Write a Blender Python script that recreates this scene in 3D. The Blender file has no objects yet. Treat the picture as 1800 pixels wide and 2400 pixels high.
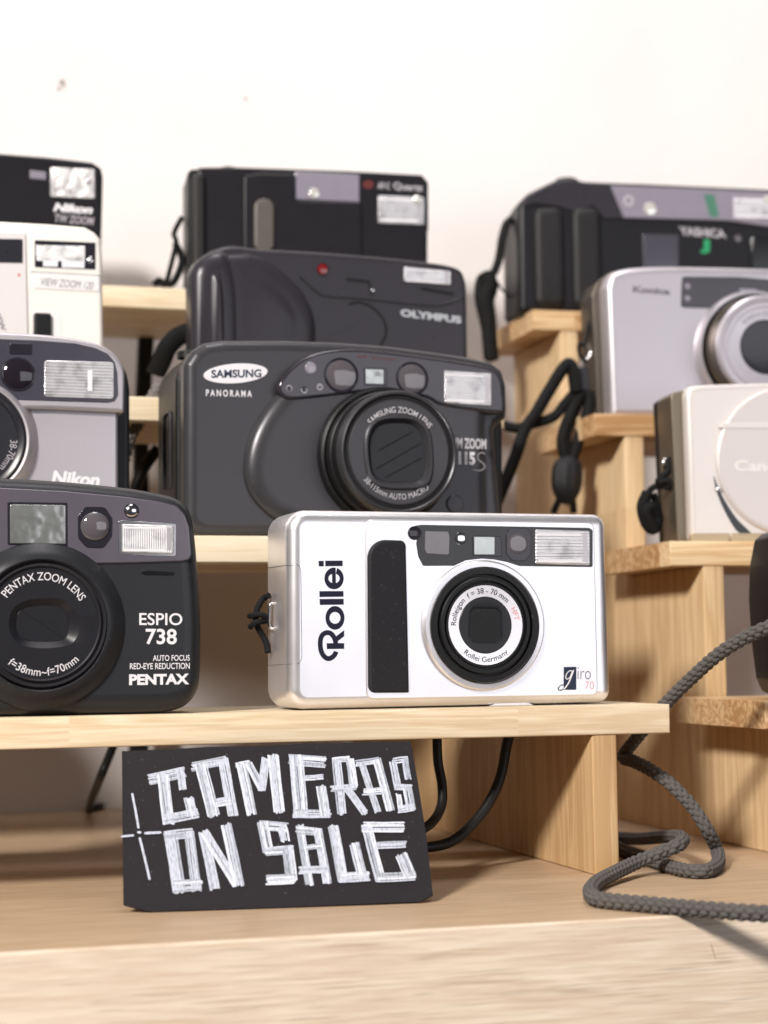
import bpy, bmesh, math, random
from mathutils import Vector, Matrix
import numpy as np

S = bpy.context.scene
COL = S.collection
rnd = random.Random(7)
R = math.radians

# ---------------------------------------------------------------- camera, world, lamps, exposure
FPX, PITCH, ROLL = 4250.0, 0.0806, 0.0119        # focal length in photo pixels (1800x2400), tilt, roll
CZ = 0.8267                                       # lens height above the floor, metres
cam = bpy.data.cameras.new('camera'); cam_o = bpy.data.objects.new('camera', cam); COL.objects.link(cam_o)
cam.sensor_fit = 'VERTICAL'; cam.sensor_height = 36; cam.sensor_width = 27
cam.lens = FPX / 2400 * 36; cam.clip_start = 0.02; cam.clip_end = 50
cam_o.matrix_world = Matrix.Translation((0, 0, CZ)) @ Matrix.Rotation(R(90) + PITCH, 4, 'X') @ Matrix.Rotation(-ROLL, 4, 'Z')
cam.dof.use_dof = True; cam.dof.focus_distance = 0.622; cam.dof.aperture_fstop = 11.5; cam.dof.aperture_blades = 0
S.camera = cam_o

W = bpy.data.worlds.new('World'); S.world = W; W.use_nodes = True
W.node_tree.nodes['Background'].inputs[0].default_value = (0.93, 0.90, 1.0, 1)
W.node_tree.nodes['Background'].inputs[1].default_value = 0.05

def lamp(name, loc, aim, size, power, col):
    l = bpy.data.lights.new(name, 'AREA'); l.shape = 'DISK'; l.size = size; l.energy = power; l.color = col
    o = bpy.data.objects.new(name, l); COL.objects.link(o); o.location = loc
    o.rotation_euler = (Vector(aim) - Vector(loc)).to_track_quat('-Z', 'Y').to_euler()
    return o
AIM = (0.02, 0.66, CZ + 0.02)
def from_aim(az, el, dist):                       # az: degrees left of straight-behind-the-camera
    return (AIM[0] - math.sin(R(az)) * math.cos(R(el)) * dist, AIM[1] - math.cos(R(az)) * math.cos(R(el)) * dist, AIM[2] + math.sin(R(el)) * dist)
lamp('key_lamp', from_aim(26, 29.5, 1.7), AIM, 0.24, 41, (1.0, 0.945, 0.885))
l_ = lamp('fill_lamp', from_aim(-46, 6, 1.9), AIM, 1.5, 7.2, (0.95, 0.95, 1.0)); l_.data.shape = 'RECTANGLE'; l_.data.size_y = 0.85  # added soft fill, reflected to whiten the silver camera's front
l_ = lamp('wall_washer', (0.1, 0.55, CZ + 1.3), (0.2, 1.03, CZ + 0.45), 0.5, 2.1, (1.0, 0.95, 0.94)); l_.data.spread = R(75)
lamp('overhead_fill', (-0.1, 0.35, CZ + 1.5), (0.0, 0.62, CZ), 1.0, 2.6, (0.98, 0.96, 1.0))  # added soft light for highlights on camera tops, in place of a bright ceiling

S.view_settings.view_transform = 'Standard'; S.view_settings.look = 'None'
S.view_settings.exposure = 0.0; S.view_settings.gamma = 1.0; S.view_settings.use_curve_mapping = False
S.render.engine = 'CYCLES'
S.cycles.max_bounces = 8; S.cycles.transparent_max_bounces = 12; S.cycles.caustics_reflective = False
S.cycles.sample_clamp_indirect = 6

# ---------------------------------------------------------------- geometry of the place (mm from the lens)
A_L, P_L, E_L = 0.2814, 597.4, 278.1              # left stand: turn, front plane, right end
A_R, P_R, E_R = 0.2514, 619.5, 303.9              # right stand: turn, front plane, left end
Z1, STEP, H, T = -17.48, 83.73, 65.0, 10.28       # first shelf top, going, rise, board
ZT = -76.66                                       # table top
P_TAB, P_WALL = 497.6, 957.0

def proj(x, y, z):
    yc = y * math.cos(PITCH) + z * math.sin(PITCH); zc = -y * math.sin(PITCH) + z * math.cos(PITCH)
    u, w = FPX * x / yc, FPX * zc / yc
    return 900 + u * math.cos(ROLL) - w * math.sin(ROLL), 1200 - (u * math.sin(ROLL) + w * math.cos(ROLL))
def ray(px, py):
    dx, dy = px - 900, 1200 - py
    u = dx * math.cos(ROLL) + dy * math.sin(ROLL); w = -dx * math.sin(ROLL) + dy * math.cos(ROLL)
    zc = w / FPX
    return Vector((u / FPX, math.cos(PITCH) - zc * math.sin(PITCH), math.sin(PITCH) + zc * math.cos(PITCH)))
def on_plane(px, py, p0, n):
    d = ray(px, py); n = Vector(n)
    return d * (Vector(p0).dot(n) / d.dot(n))
def on_z(px, py, z): return on_plane(px, py, (0, 0, z), (0, 0, 1))

class Fr:
    """Upright frame: X along the front, Y away from the viewer, Z up (mm)."""
    def __init__(s, o, yaw):
        s.o = Vector(o); s.yaw = yaw
        s.X = Vector((math.cos(yaw), math.sin(yaw), 0)); s.Y = Vector((-math.sin(yaw), math.cos(yaw), 0)); s.Z = Vector((0, 0, 1))
    def px(s, x, y, w=0.0):
        q = on_plane(x, y, s.o + s.Y * w, s.Y) - s.o
        return (q.dot(s.X), q.dot(s.Z))
    def p3(s, x, y, w=0.0):
        u, v = s.px(x, y, w); return (u, w, v)
    def loc(s, q):
        q = Vector(q) - s.o; return (q.dot(s.X), q.dot(s.Y), q.dot(s.Z))
def stand_point(side, u, s, z):
    a = A_L if side == 'L' else A_R
    return Vector((u * math.cos(a) - s * math.sin(a), u * math.sin(a) + s * math.cos(a), z))
def place(side, tier, off, xpx, yaw_deg):
    s = (P_L if side == 'L' else P_R) + tier * STEP + off; z = Z1 + tier * H
    lo, hi = -400.0, 900.0
    for _ in range(60):
        m = (lo + hi) / 2
        if proj(*stand_point(side, m, s, z))[0] < xpx: lo = m
        else: hi = m
    return Fr(stand_point(side, lo, s, z), R(yaw_deg))

# ---------------------------------------------------------------- object helpers
def link(o, parent=None):
    COL.objects.link(o)
    if parent: o.parent = parent
    return o
def tag(o, label=None, cat=None, group=None, kind=None):
    for k, v in (('label', label), ('category', cat), ('group', group), ('kind', kind)):
        if v: o[k] = v
    return o
def root(name, F, label, cat, group=None):
    o = bpy.data.objects.new(name, None); link(o)
    o.empty_display_size = 0.02
    o.location = (F.o.x / 1000, F.o.y / 1000, F.o.z / 1000 + CZ); o.rotation_euler = (0, 0, F.yaw)
    return tag(o, label, cat, group)
def finish(name, bm, m, parent=None, sharp=32, flat=False):
    bmesh.ops.remove_doubles(bm, verts=bm.verts, dist=1e-5)
    bmesh.ops.recalc_face_normals(bm, faces=bm.faces)
    for f in bm.faces: f.smooth = not flat and len(f.verts) < 14
    for e in bm.edges:
        if len(e.link_faces) == 2 and e.calc_face_angle(0) > R(sharp): e.smooth = False
    bmesh.ops.scale(bm, vec=(.001, .001, .001), verts=bm.verts)
    me = bpy.data.meshes.new(name); bm.to_mesh(me); bm.free()
    o = bpy.data.objects.new(name, me); me.materials.append(m)
    return link(o, parent)

def area(p): return sum(p[i - 1][0] * p[i][1] - p[i][0] * p[i - 1][1] for i in range(len(p))) / 2
def rp(pts, r, n=6):
    """round the corners of a polygon; a point may carry its own radius"""
    out = []; N = len(pts)
    for i in range(N):
        p = Vector(pts[i][:2]); a = Vector(pts[i - 1][:2]) - p; b = Vector(pts[(i + 1) % N][:2]) - p
        rr = pts[i][2] if len(pts[i]) > 2 else r
        la, lb = a.length, b.length
        if la < 1e-6 or lb < 1e-6: continue
        a /= la; b /= lb
        ang = a.angle(b)
        if ang > R(174) or rr <= 0: out.append(tuple(p)); continue
        d = min(rr / math.tan(ang / 2), la * .48, lb * .48); rr = d * math.tan(ang / 2)
        c = p + (a + b).normalized() * (rr / math.sin(ang / 2))
        v0 = p + a * d - c; v1 = p + b * d - c
        t = v0.angle(v1); sgn = 1 if v0.x * v1.y - v0.y * v1.x > 0 else -1
        for k in range(n + 1):
            th = sgn * t * k / n
            out.append((c.x + v0.x * math.cos(th) - v0.y * math.sin(th), c.y + v0.x * math.sin(th) + v0.y * math.cos(th)))
    return out
def cr(pts, n=6, closed=True):
    """Catmull-Rom through points of any dimension"""
    P = [np.array(p, float) for p in pts]; N = len(P); out = []
    for i in range(N if closed else N - 1):
        if closed: a, b, c, d = P[i - 1], P[i], P[(i + 1) % N], P[(i + 2) % N]
        else: a, b, c, d = P[max(i - 1, 0)], P[i], P[i + 1], P[min(i + 2, N - 1)]
        for k in range(n):
            t = k / n
            out.append(tuple(.5 * (2 * b + (c - a) * t + (2 * a - 5 * b + 4 * c - d) * t * t + (3 * b - a - 3 * c + d) * t ** 3)))
    if not closed: out.append(tuple(P[-1]))
    return out
def ell(cu, cv, ru, rv=None, n=40, tilt=0):
    rv = rv or ru; o = []
    for k in range(n):
        t = 2 * math.pi * k / n; x, y = ru * math.cos(t), rv * math.sin(t)
        o.append((cu + x * math.cos(tilt) - y * math.sin(tilt), cv + x * math.sin(tilt) + y * math.cos(tilt)))
    return o
def inset(p, d):
    if abs(d) < 1e-9: return list(p)
    out = []; N = len(p)
    for i in range(N):
        a = Vector(p[i]) - Vector(p[i - 1]); b = Vector(p[(i + 1) % N]) - Vector(p[i])
        if a.length < 1e-9: a = b
        if b.length < 1e-9: b = a
        na = Vector((-a.y, a.x)).normalized(); nb = Vector((-b.y, b.x)).normalized()
        n = na + nb
        if n.length < 1e-6: n = na
        n.normalize(); k = 1 / max(.5, n.dot(na))
        out.append((p[i][0] + n.x * d * k, p[i][1] + n.y * d * k))
    # corners tighter than the inset fold over: pull each folded run together where its neighbours meet
    for _ in range(3):
        flip = []
        for i in range(N):
            j = (i + 1) % N
            flip.append((p[j][0] - p[i][0]) * (out[j][0] - out[i][0]) + (p[j][1] - p[i][1]) * (out[j][1] - out[i][1]) < -1e-12)
        if not any(flip) or all(flip): break
        st = next(i for i in range(N) if not flip[i])
        i = 0
        while i < N:
            a = (st + i) % N
            if not flip[a]: i += 1; continue
            L = 1
            while flip[(a + L) % N] and L < N - 2: L += 1
            run = [(a + q) % N for q in range(L + 1)]
            P0, P1 = Vector(out[(a - 1) % N]), Vector(out[a]); Q0, Q1 = Vector(out[(a + L) % N]), Vector(out[(a + L + 1) % N])
            u, v = P1 - P0, Q1 - Q0; den = u.x * v.y - u.y * v.x
            m = sum((Vector(out[q]) for q in run), Vector((0, 0))) / len(run)
            if abs(den) > 1e-6 * max(1e-9, u.length * v.length):
                s = ((Q0.x - P0.x) * v.y - (Q0.y - P0.y) * v.x) / den; c = P0 + u * s
                if (c - m).length < 4 * abs(d): m = c
            for q in run: out[q] = (m.x, m.y)
            i += L + 1
    return out
def slab(name, m, parent, outline, w0, depth, rf=.5, rb=0, seg=4, crown=0.0, sharp=32, bm=None, taper=0.0, asp=1.0):
    """a plate with the given outline (u,v): front face at w0, rounded front and back edges"""
    own = bm is None
    if own: bm = bmesh.new()
    p = list(outline)
    q = [p[0]]
    for a in p[1:]:
        if math.hypot(a[0] - q[-1][0], a[1] - q[-1][1]) > 1e-4: q.append(a)
    if math.hypot(q[0][0] - q[-1][0], q[0][1] - q[-1][1]) < 1e-4: q.pop()
    p = q
    if area(p) < 0: p = p[::-1]
    rings = []
    for i in range(seg + 1):
        t = i / seg * math.pi / 2
        rings.append((rf * asp * (1 - math.sin(t)), w0 + rf * (1 - math.cos(t))))
    if rb:
        for i in range(seg + 1):
            t = i / seg * math.pi / 2
            rings.append((rb * (1 - math.cos(t)) + taper, w0 + depth - rb * (1 - math.sin(t))))
    else: rings.append((taper, w0 + depth))
    VR = []
    for d, w in rings:
        VR.append([bm.verts.new((u, w, v)) for u, v in inset(p, d)])
    N = len(p)
    for a, b in zip(VR[:-1], VR[1:]):
        for i in range(N):
            try: bm.faces.new((a[i - 1], a[i], b[i], b[i - 1]))
            except ValueError: pass
    if crown:
        ip = inset(p, rings[0][0]); cu = sum(x for x, _ in ip) / N; cv = sum(y for _, y in ip) / N
        prev = VR[0]
        for s in (.85, .65, .45, .25):
            ring = [bm.verts.new((cu + (x - cu) * s, w0 - crown * (1 - s * s), cv + (y - cv) * s)) for x, y in ip]
            for i in range(N): bm.faces.new((prev[i - 1], prev[i], ring[i], ring[i - 1]))
            prev = ring
        c = bm.verts.new((cu, w0 - crown, cv))
        for i in range(N): bm.faces.new((prev[i - 1], prev[i], c))
    else: bm.faces.new(VR[0])
    bm.faces.new(VR[-1][::-1])
    return finish(name, bm, m, parent, sharp) if own else bm
def dish(name, m, parent, cu, cv, rings, n=96, sharp=30):
    """skin through closed outlines given as ((u,v) list or radius, w): lens faces with an oval well"""
    bm = bmesh.new(); prev = None
    def at_angle(P, t):
        if isinstance(P, (int, float)): return P
        d = (math.cos(t), math.sin(t)); best = 0
        for i in range(len(P)):
            x1, y1 = P[i - 1][0] - cu, P[i - 1][1] - cv; x2, y2 = P[i][0] - cu, P[i][1] - cv
            den = d[0] * (y2 - y1) - d[1] * (x2 - x1)
            if abs(den) < 1e-12: continue
            s = (x1 * (y2 - y1) - y1 * (x2 - x1)) / den; q = (x1 * d[1] - y1 * d[0]) / den
            if s > 0 and -1e-9 <= q <= 1 + 1e-9: best = max(best, s)
        return best
    for P, w in rings:
        ring = []
        for k in range(n):
            t = 2 * math.pi * k / n; r = at_angle(P, t)
            ring.append(bm.verts.new((cu + r * math.cos(t), w, cv + r * math.sin(t))))
        if prev:
            for k in range(n): bm.faces.new((prev[k - 1], prev[k], ring[k], ring[k - 1]))
        prev = ring
    bm.faces.new(prev)
    return finish(name, bm, m, parent, sharp)
def lathe(name, m, parent, cu, cv, prof, n=72, sharp=28):
    """prof: (radius, w) pairs from the back towards the viewer and in"""
    bm = bmesh.new(); prev = None
    for r, w in prof:
        if r < 1e-6: ring = [bm.verts.new((cu, w, cv))]
        else: ring = [bm.verts.new((cu + r * math.cos(2 * math.pi * k / n), w, cv + r * math.sin(2 * math.pi * k / n))) for k in range(n)]
        if prev:
            for k in range(n):
                a = [prev[k - 1 if len(prev) > 1 else 0], prev[k if len(prev) > 1 else 0], ring[k if len(ring) > 1 else 0], ring[k - 1 if len(ring) > 1 else 0]]
                a = list(dict.fromkeys(a))
                if len(a) > 2: bm.faces.new(a)
        prev = ring
    return finish(name, bm, m, parent, sharp)
def sweep(bm, pts, rfun, n=10, closed=False, flat=1.0, up=(0, 0, 1), ends=True):
    P = [Vector(p) for p in pts]; N = len(P); rings = []; nrm = None; s = 0.0
    for i in range(N):
        if closed: t = P[(i + 1) % N] - P[i - 1]
        else: t = P[min(i + 1, N - 1)] - P[max(i - 1, 0)]
        if t.length < 1e-9: t = Vector((1, 0, 0))
        t.normalize()
        if nrm is None:
            nrm = Vector(up) - t * t.dot(Vector(up))
            if nrm.length < .05: nrm = Vector((1, 0, 0)) - t * t.x
        else: nrm = nrm - t * t.dot(nrm)
        nrm.normalize(); b = t.cross(nrm)
        if i: s += (P[i] - P[i - 1]).length
        ring = []
        for k in range(n):
            ph = 2 * math.pi * k / n; r = rfun(s, ph)
            ring.append(bm.verts.new(P[i] + nrm * (r * math.cos(ph)) + b * (r * math.sin(ph) * flat)))
        rings.append(ring)
    for i in range(N if closed else N - 1):
        a, b = rings[i], rings[(i + 1) % N]
        for k in range(n): bm.faces.new((a[k - 1], a[k], b[k], b[k - 1]))
    if ends and not closed:
        bm.faces.new(rings[0]); bm.faces.new(rings[-1][::-1])
    return bm
def tube(name, m, parent, pts, r, n=10, closed=False, flat=1.0, sub=8, up=(0, 0, 1)):
    bm = bmesh.new()
    sweep(bm, cr(pts, sub, closed) if sub > 1 else pts, lambda s, p: r, n, closed, flat, up)
    return finish(name, bm, m, parent, 60)
BR = None
def braid_r(r0, amp, pitch, cols):
    def f(s, ph):
        best = 0.0
        c = ph / (2 * math.pi) * cols
        for ci in (math.floor(c), math.floor(c) + 1):
            off = (ci % 2) * .5
            q = s / pitch + off
            ri = round(q)
            dx = (q - ri) / .47; dy = (c - ci) / .62
            k = 1 - dx * dx - dy * dy
            if k > best: best = k
        return r0 + amp * best ** .42
    return f
def resample(pts, step):
    P = np.array(pts, float); d = np.r_[0, np.cumsum(np.linalg.norm(np.diff(P, axis=0), axis=1))]
    t = np.arange(0, d[-1], step)
    return [tuple(np.interp(x, d, P[:, i]) for i in range(3)) for x in t]
def braid(name, m, parent, pts, r, pitch=3.2, cols=8, sub=14):
    bm = bmesh.new()
    sweep(bm, resample(cr(pts, sub, False), .3), braid_r(r * .64, r * .40, pitch, cols), 54)
    return finish(name, bm, m, parent, 80)

# ---- writing
def glyphs(s, bold=0.0, shear=0.0, space=1.0):
    c = bpy.data.curves.new('writing', 'FONT'); c.body = s; c.size = 1; c.offset = bold; c.shear = shear; c.space_character = space
    c.resolution_u = 4; c.fill_mode = 'FRONT'
    o = bpy.data.objects.new('writing', c); COL.objects.link(o)
    dg = bpy.context.evaluated_depsgraph_get(); me = bpy.data.meshes.new_from_object(o.evaluated_get(dg))
    V = [(v.co.x, v.co.y) for v in me.vertices]; Fc = [tuple(p.vertices) for p in me.polygons]
    bpy.data.objects.remove(o); bpy.data.curves.remove(c); bpy.data.meshes.remove(me)
    return V, Fc
def put(bm, V, Fc, fun):
    vs = [bm.verts.new(fun(x, y)) for x, y in V]
    for f in Fc:
        try: bm.faces.new([vs[i] for i in f])
        except ValueError: pass
def ink(name, bm, m, parent, F=None):
    for f in bm.faces:
        f.normal_update()
        if f.normal.y > 0: f.normal_flip()
    bmesh.ops.scale(bm, vec=(.001, .001, .001), verts=bm.verts)
    me = bpy.data.meshes.new(name); bm.to_mesh(me); bm.free(); me.materials.append(m)
    return link(bpy.data.objects.new(name, me), parent)
def words(bm, s, tl, tr, bl, w, bold=0.0, shear=0.0, space=1.0):
    """fit a line of writing into the parallelogram tl, tr, bl (u,v)"""
    V, Fc = glyphs(s, bold, shear, space)
    x0 = min(v[0] for v in V); x1 = max(v[0] for v in V); y0 = min(v[1] for v in V); y1 = max(v[1] for v in V)
    def f(x, y):
        a = (x - x0) / (x1 - x0); b = (y1 - y) / (y1 - y0)
        return (tl[0] + (tr[0] - tl[0]) * a + (bl[0] - tl[0]) * b, w, tl[1] + (tr[1] - tl[1]) * a + (bl[1] - tl[1]) * b)
    put(bm, V, Fc, f)
def arc_words(bm, s, cu, cv, r, size, w, mid=0.0, below=False, bold=0.0, space=1.0, span=None):
    """writing bent round a lens; r = baseline radius, mid = centre angle in degrees from the top (or bottom)"""
    V, Fc = glyphs(s, bold, 0, space)
    x0 = min(v[0] for v in V); x1 = max(v[0] for v in V); xc = (x0 + x1) / 2
    kx = size if span is None else R(span) * r / (x1 - x0)
    def f(x, y):
        t = (x - xc) * kx / r
        if below:
            t = -t + R(mid); rr = r - y * size
            return (cu - rr * math.sin(t), w, cv - rr * math.cos(t))
        t += R(mid); rr = r + y * size
        return (cu + rr * math.sin(t), w, cv + rr * math.cos(t))
    put(bm, V, Fc, f)
def stroke(bm, pts, width, w, cap=5):
    """flat pen stroke in the u,v plane with round ends"""
    P = [Vector(p) for p in pts]; L = []; Rr = []
    for i in range(len(P)):
        t = (P[min(i + 1, len(P) - 1)] - P[max(i - 1, 0)]).normalized(); n = Vector((-t.y, t.x)) * width / 2
        L.append(P[i] + n); Rr.append(P[i] - n)
    pol = L[:]
    if cap:
        t = (P[-1] - P[-2]).normalized(); n = Vector((-t.y, t.x))
        for k in range(1, cap): a = math.pi * k / cap; pol.append(P[-1] + (n * math.cos(a) + t * math.sin(a)) * width / 2)
    tail = Rr[::-1]
    if len(P) == 2:
        pol += tail
        if cap:
            t = (P[0] - P[1]).normalized(); n = Vector((-t.y, t.x))
            for k in range(1, cap): a = math.pi * k / cap; pol.append(P[0] + (n * math.cos(a) + t * math.sin(a)) * width / 2)
        bm.faces.new([bm.verts.new((q.x, w, q.y)) for q in pol])
    else:
        VL = [bm.verts.new((q.x, w, q.y)) for q in L]; VR = [bm.verts.new((q.x, w, q.y)) for q in Rr]
        for i in range(len(P) - 1): bm.faces.new((VL[i], VL[i + 1], VR[i + 1], VR[i]))
        if cap:
            for e, o in ((-1, -2), (0, 1)):
                t = (P[e] - P[o]).normalized(); n = Vector((-t.y, t.x)) * width / 2
                q = [P[e] + n * math.cos(math.pi * k / cap) + t * (width / 2 * math.sin(math.pi * k / cap)) for k in range(cap + 1)]
                bm.faces.new([bm.verts.new((a.x, w, a.y)) for a in q])
def face(bm, pts, w): bm.faces.new([bm.verts.new((u, w, v)) for u, v in pts])
def ringface(bm, cu, cv, ro, ri, w, a0=0.0, a1=360.0, n=40, so=(1, 1), si=(1, 1)):
    prev = None
    for k in range(n + 1):
        t = R(a0 + (a1 - a0) * k / n)
        a = bm.verts.new((cu + ro * so[0] * math.cos(t), w, cv + ro * so[1] * math.sin(t))); b = bm.verts.new((cu + ri * si[0] * math.cos(t), w, cv + ri * si[1] * math.sin(t)))
        if prev: bm.faces.new((prev[0], a, b, prev[1]))
        prev = (a, b)

# ---------------------------------------------------------------- materials
class NT:
    def __init__(s, name):
        s.m = bpy.data.materials.new(name); s.m.use_nodes = True; s.t = s.m.node_tree; s.b = s.t.nodes['Principled BSDF']
    def n(s, typ, **kw):
        q = s.t.nodes.new(typ)
        for k, v in kw.items():
            if k.startswith('i_'): q.inputs[k[2:].replace('_', ' ')].default_value = v
            else: setattr(q, k, v)
        return q
    def l(s, a, b): s.t.links.new(a, b)
def plastic(name, col, rough=.4, metal=0.0, coat=0.0, grain=0.06, gscale=2600, var=.06, spec=.5, trans=0.0, dust=0.0):
    k = NT(name); b = k.b
    if max(col) < .075 and not coat and rough > .15: spec = min(spec, .26)
    b.inputs['Roughness'].default_value = rough; b.inputs['Metallic'].default_value = metal
    b.inputs['Coat Weight'].default_value = coat; b.inputs['Coat Roughness'].default_value = .06
    b.inputs['Specular IOR Level'].default_value = spec; b.inputs['Transmission Weight'].default_value = trans
    tc = k.n('ShaderNodeTexCoord')
    n1 = k.n('ShaderNodeTexNoise', i_Scale=90.0, i_Detail=4.0); k.l(tc.outputs['Object'], n1.inputs['Vector'])
    mx = k.n('ShaderNodeMix', data_type='RGBA'); mx.inputs[6].default_value = tuple(c * (1 - var) for c in col) + (1,); mx.inputs[7].default_value = tuple(min(1, c * (1 + var)) for c in col) + (1,)
    k.l(n1.outputs['Fac'], mx.inputs[0])
    out = mx.outputs[2]
    if dust:
        n3 = k.n('ShaderNodeTexNoise', i_Scale=900.0, i_Detail=2.0); k.l(tc.outputs['Object'], n3.inputs['Vector'])
        rr = k.n('ShaderNodeValToRGB'); rr.color_ramp.elements[0].position = .68; rr.color_ramp.elements[1].position = .76
        k.l(n3.outputs['Fac'], rr.inputs[0])
        ml = k.n('ShaderNodeMath', operation='MULTIPLY'); ml.inputs[1].default_value = dust; k.l(rr.outputs[0], ml.inputs[0])
        m2 = k.n('ShaderNodeMix', data_type='RGBA'); m2.inputs[7].default_value = (.45, .42, .40, 1); k.l(ml.outputs[0], m2.inputs[0]); k.l(out, m2.inputs[6]); out = m2.outputs[2]
    k.l(out, b.inputs['Base Color'])
    rm = k.n('ShaderNodeMapRange'); rm.inputs['To Min'].default_value = rough * .85; rm.inputs['To Max'].default_value = min(1, rough * 1.18)
    k.l(n1.outputs['Fac'], rm.inputs['Value']); k.l(rm.outputs[0], b.inputs['Roughness'])
    if grain:
        n2 = k.n('ShaderNodeTexNoise', i_Scale=float(gscale), i_Detail=2.0); k.l(tc.outputs['Object'], n2.inputs['Vector'])
        bp = k.n('ShaderNodeBump', i_Strength=grain, i_Distance=.0016 if grain > .5 and gscale < 500 else .0002); k.l(n2.outputs['Fac'], bp.inputs['Height']); k.l(bp.outputs[0], b.inputs['Normal'])
    return k.m
def ribbed(name, col, axis='Z', scale=260.0, rough=.18):
    """flash tube window: fine moulded ribs over a bright reflector"""
    k = NT(name); b = k.b; tc = k.n('ShaderNodeTexCoord')
    w = k.n('ShaderNodeTexWave', bands_direction=axis, i_Scale=scale, i_Distortion=.6); k.l(tc.outputs['Object'], w.inputs['Vector'])
    n = k.n('ShaderNodeTexNoise', i_Scale=160.0, i_Detail=3.0); k.l(tc.outputs['Object'], n.inputs['Vector'])
    r = k.n('ShaderNodeValToRGB'); r.color_ramp.elements[0].color = tuple(c * .52 for c in col) + (1,); r.color_ramp.elements[1].color = col + (1,)
    r.color_ramp.elements[0].position = .30; r.color_ramp.elements[1].position = .52
    k.l(n.outputs['Fac'], r.inputs[0]); k.l(r.outputs[0], b.inputs['Base Color'])
    bp = k.n('ShaderNodeBump', i_Strength=.35, i_Distance=.0004); k.l(w.outputs['Fac'], bp.inputs['Height'])
    b2 = k.n('ShaderNodeBump', i_Strength=.22, i_Distance=.0010); k.l(n.outputs['Fac'], b2.inputs['Height']); k.l(bp.outputs[0], b2.inputs['Normal']); k.l(b2.outputs[0], b.inputs['Normal'])
    b.inputs['Metallic'].default_value = .55; b.inputs['Roughness'].default_value = rough; b.inputs['Coat Weight'].default_value = .6; b.inputs['Coat Roughness'].default_value = .05
    return k.m
def wood(name, c0, c1, c2, stave=36.0, axis=0, ring=1.0, seed=0.0, streak=1.0, rough=.5, length=.155, tone=.45, rings=.34, pores=0.0, wave=46.0):
    """laminated light timber: staves of differing tone, growth rings round the long axis, fine fibres (object metres)"""
    k = NT(name); b = k.b; tc = k.n('ShaderNodeTexCoord'); sx = k.n('ShaderNodeSeparateXYZ'); k.l(tc.outputs['Object'], sx.inputs[0])
    L = sx.outputs[axis]; C = sx.outputs[(axis + 1) % 3]; D = sx.outputs[(axis + 2) % 3]
    def math_(op, a, v=None, c=None):
        q = k.n('ShaderNodeMath', operation=op)
        for i, z in enumerate((a, v)):
            if z is None: continue
            if isinstance(z, (int, float)): q.inputs[i].default_value = z
            else: k.l(z, q.inputs[i])
        return q.outputs[0]
    row = math_('FLOOR', math_('DIVIDE', math_('ADD', C, 3.0 + seed * .0137), stave / 1000))
    wn0 = k.n('ShaderNodeTexWhiteNoise', noise_dimensions='1D'); k.l(math_('ADD', row, seed), wn0.inputs['W'])
    col = math_('FLOOR', math_('ADD', math_('DIVIDE', L, length), math_('MULTIPLY', wn0.outputs[0], 7.0)))
    wid = math_('ADD', math_('MULTIPLY', row, 13.7), math_('MULTIPLY', col, 5.3))
    wn = k.n('ShaderNodeTexWhiteNoise', noise_dimensions='1D'); k.l(wid, wn.inputs['W'])
    cv = k.n('ShaderNodeCombineXYZ')
    k.l(math_('MULTIPLY', L, 6.0), cv.inputs[0]); k.l(math_('ADD', math_('MULTIPLY', C, 100.0), math_('MULTIPLY', wn.outputs[0], 37.0)), cv.inputs[1]); k.l(math_('ADD', math_('MULTIPLY', D, 100.0), math_('MULTIPLY', wn.outputs[0], 11.0)), cv.inputs[2])
    nb = k.n('ShaderNodeTexNoise', i_Scale=.9, i_Detail=3.0, i_Distortion=.4); k.l(cv.outputs[0], nb.inputs['Vector'])
    wr = k.n('ShaderNodeMath', operation='SINE'); k.l(math_('MULTIPLY', nb.outputs['Fac'], wave * ring), wr.inputs[0])
    rg = k.n('ShaderNodeMapRange'); rg.inputs['From Min'].default_value = -1; rg.inputs['From Max'].default_value = 1; k.l(wr.outputs[0], rg.inputs['Value'])
    cf = k.n('ShaderNodeCombineXYZ'); k.l(math_('MULTIPLY', L, 60.0), cf.inputs[0]); k.l(math_('MULTIPLY', C, 1500.0), cf.inputs[1]); k.l(math_('MULTIPLY', D, 1500.0), cf.inputs[2])
    nf = k.n('ShaderNodeTexNoise', i_Scale=1.0, i_Detail=4.0); k.l(cf.outputs[0], nf.inputs['Vector'])
    fac = math_('ADD', math_('MULTIPLY', rg.outputs[0], rings), math_('MULTIPLY', nf.outputs['Fac'], .5 * streak))
    fac = math_('ADD', fac, math_('MULTIPLY', math_('SUBTRACT', wn.outputs[0], .5), tone))
    rr = k.n('ShaderNodeValToRGB'); e = rr.color_ramp.elements
    e[0].position = .12; e[0].color = c0 + (1,); e[1].position = .85; e[1].color = c2 + (1,)
    q = e.new(.48); q.color = c1 + (1,)
    k.l(fac, rr.inputs[0]); out = rr.outputs[0]
    if pores:
        cp = k.n('ShaderNodeCombineXYZ'); k.l(math_('MULTIPLY', L, 42.0), cp.inputs[0]); k.l(math_('MULTIPLY', C, 1150.0), cp.inputs[1]); k.l(math_('MULTIPLY', D, 1150.0), cp.inputs[2])
        np_ = k.n('ShaderNodeTexNoise', i_Scale=1.0, i_Detail=2.5, i_Distortion=.35); k.l(cp.outputs[0], np_.inputs['Vector'])
        pr = k.n('ShaderNodeValToRGB'); pr.color_ramp.elements[0].position = .56; pr.color_ramp.elements[1].position = .74; k.l(np_.outputs['Fac'], pr.inputs[0])
        pm = k.n('ShaderNodeMix', data_type='RGBA'); pm.inputs[7].default_value = tuple(c * .62 for c in c0) + (1,)
        k.l(math_('MULTIPLY', pr.outputs[0], pores), pm.inputs[0]); k.l(out, pm.inputs[6]); out = pm.outputs[2]
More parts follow.
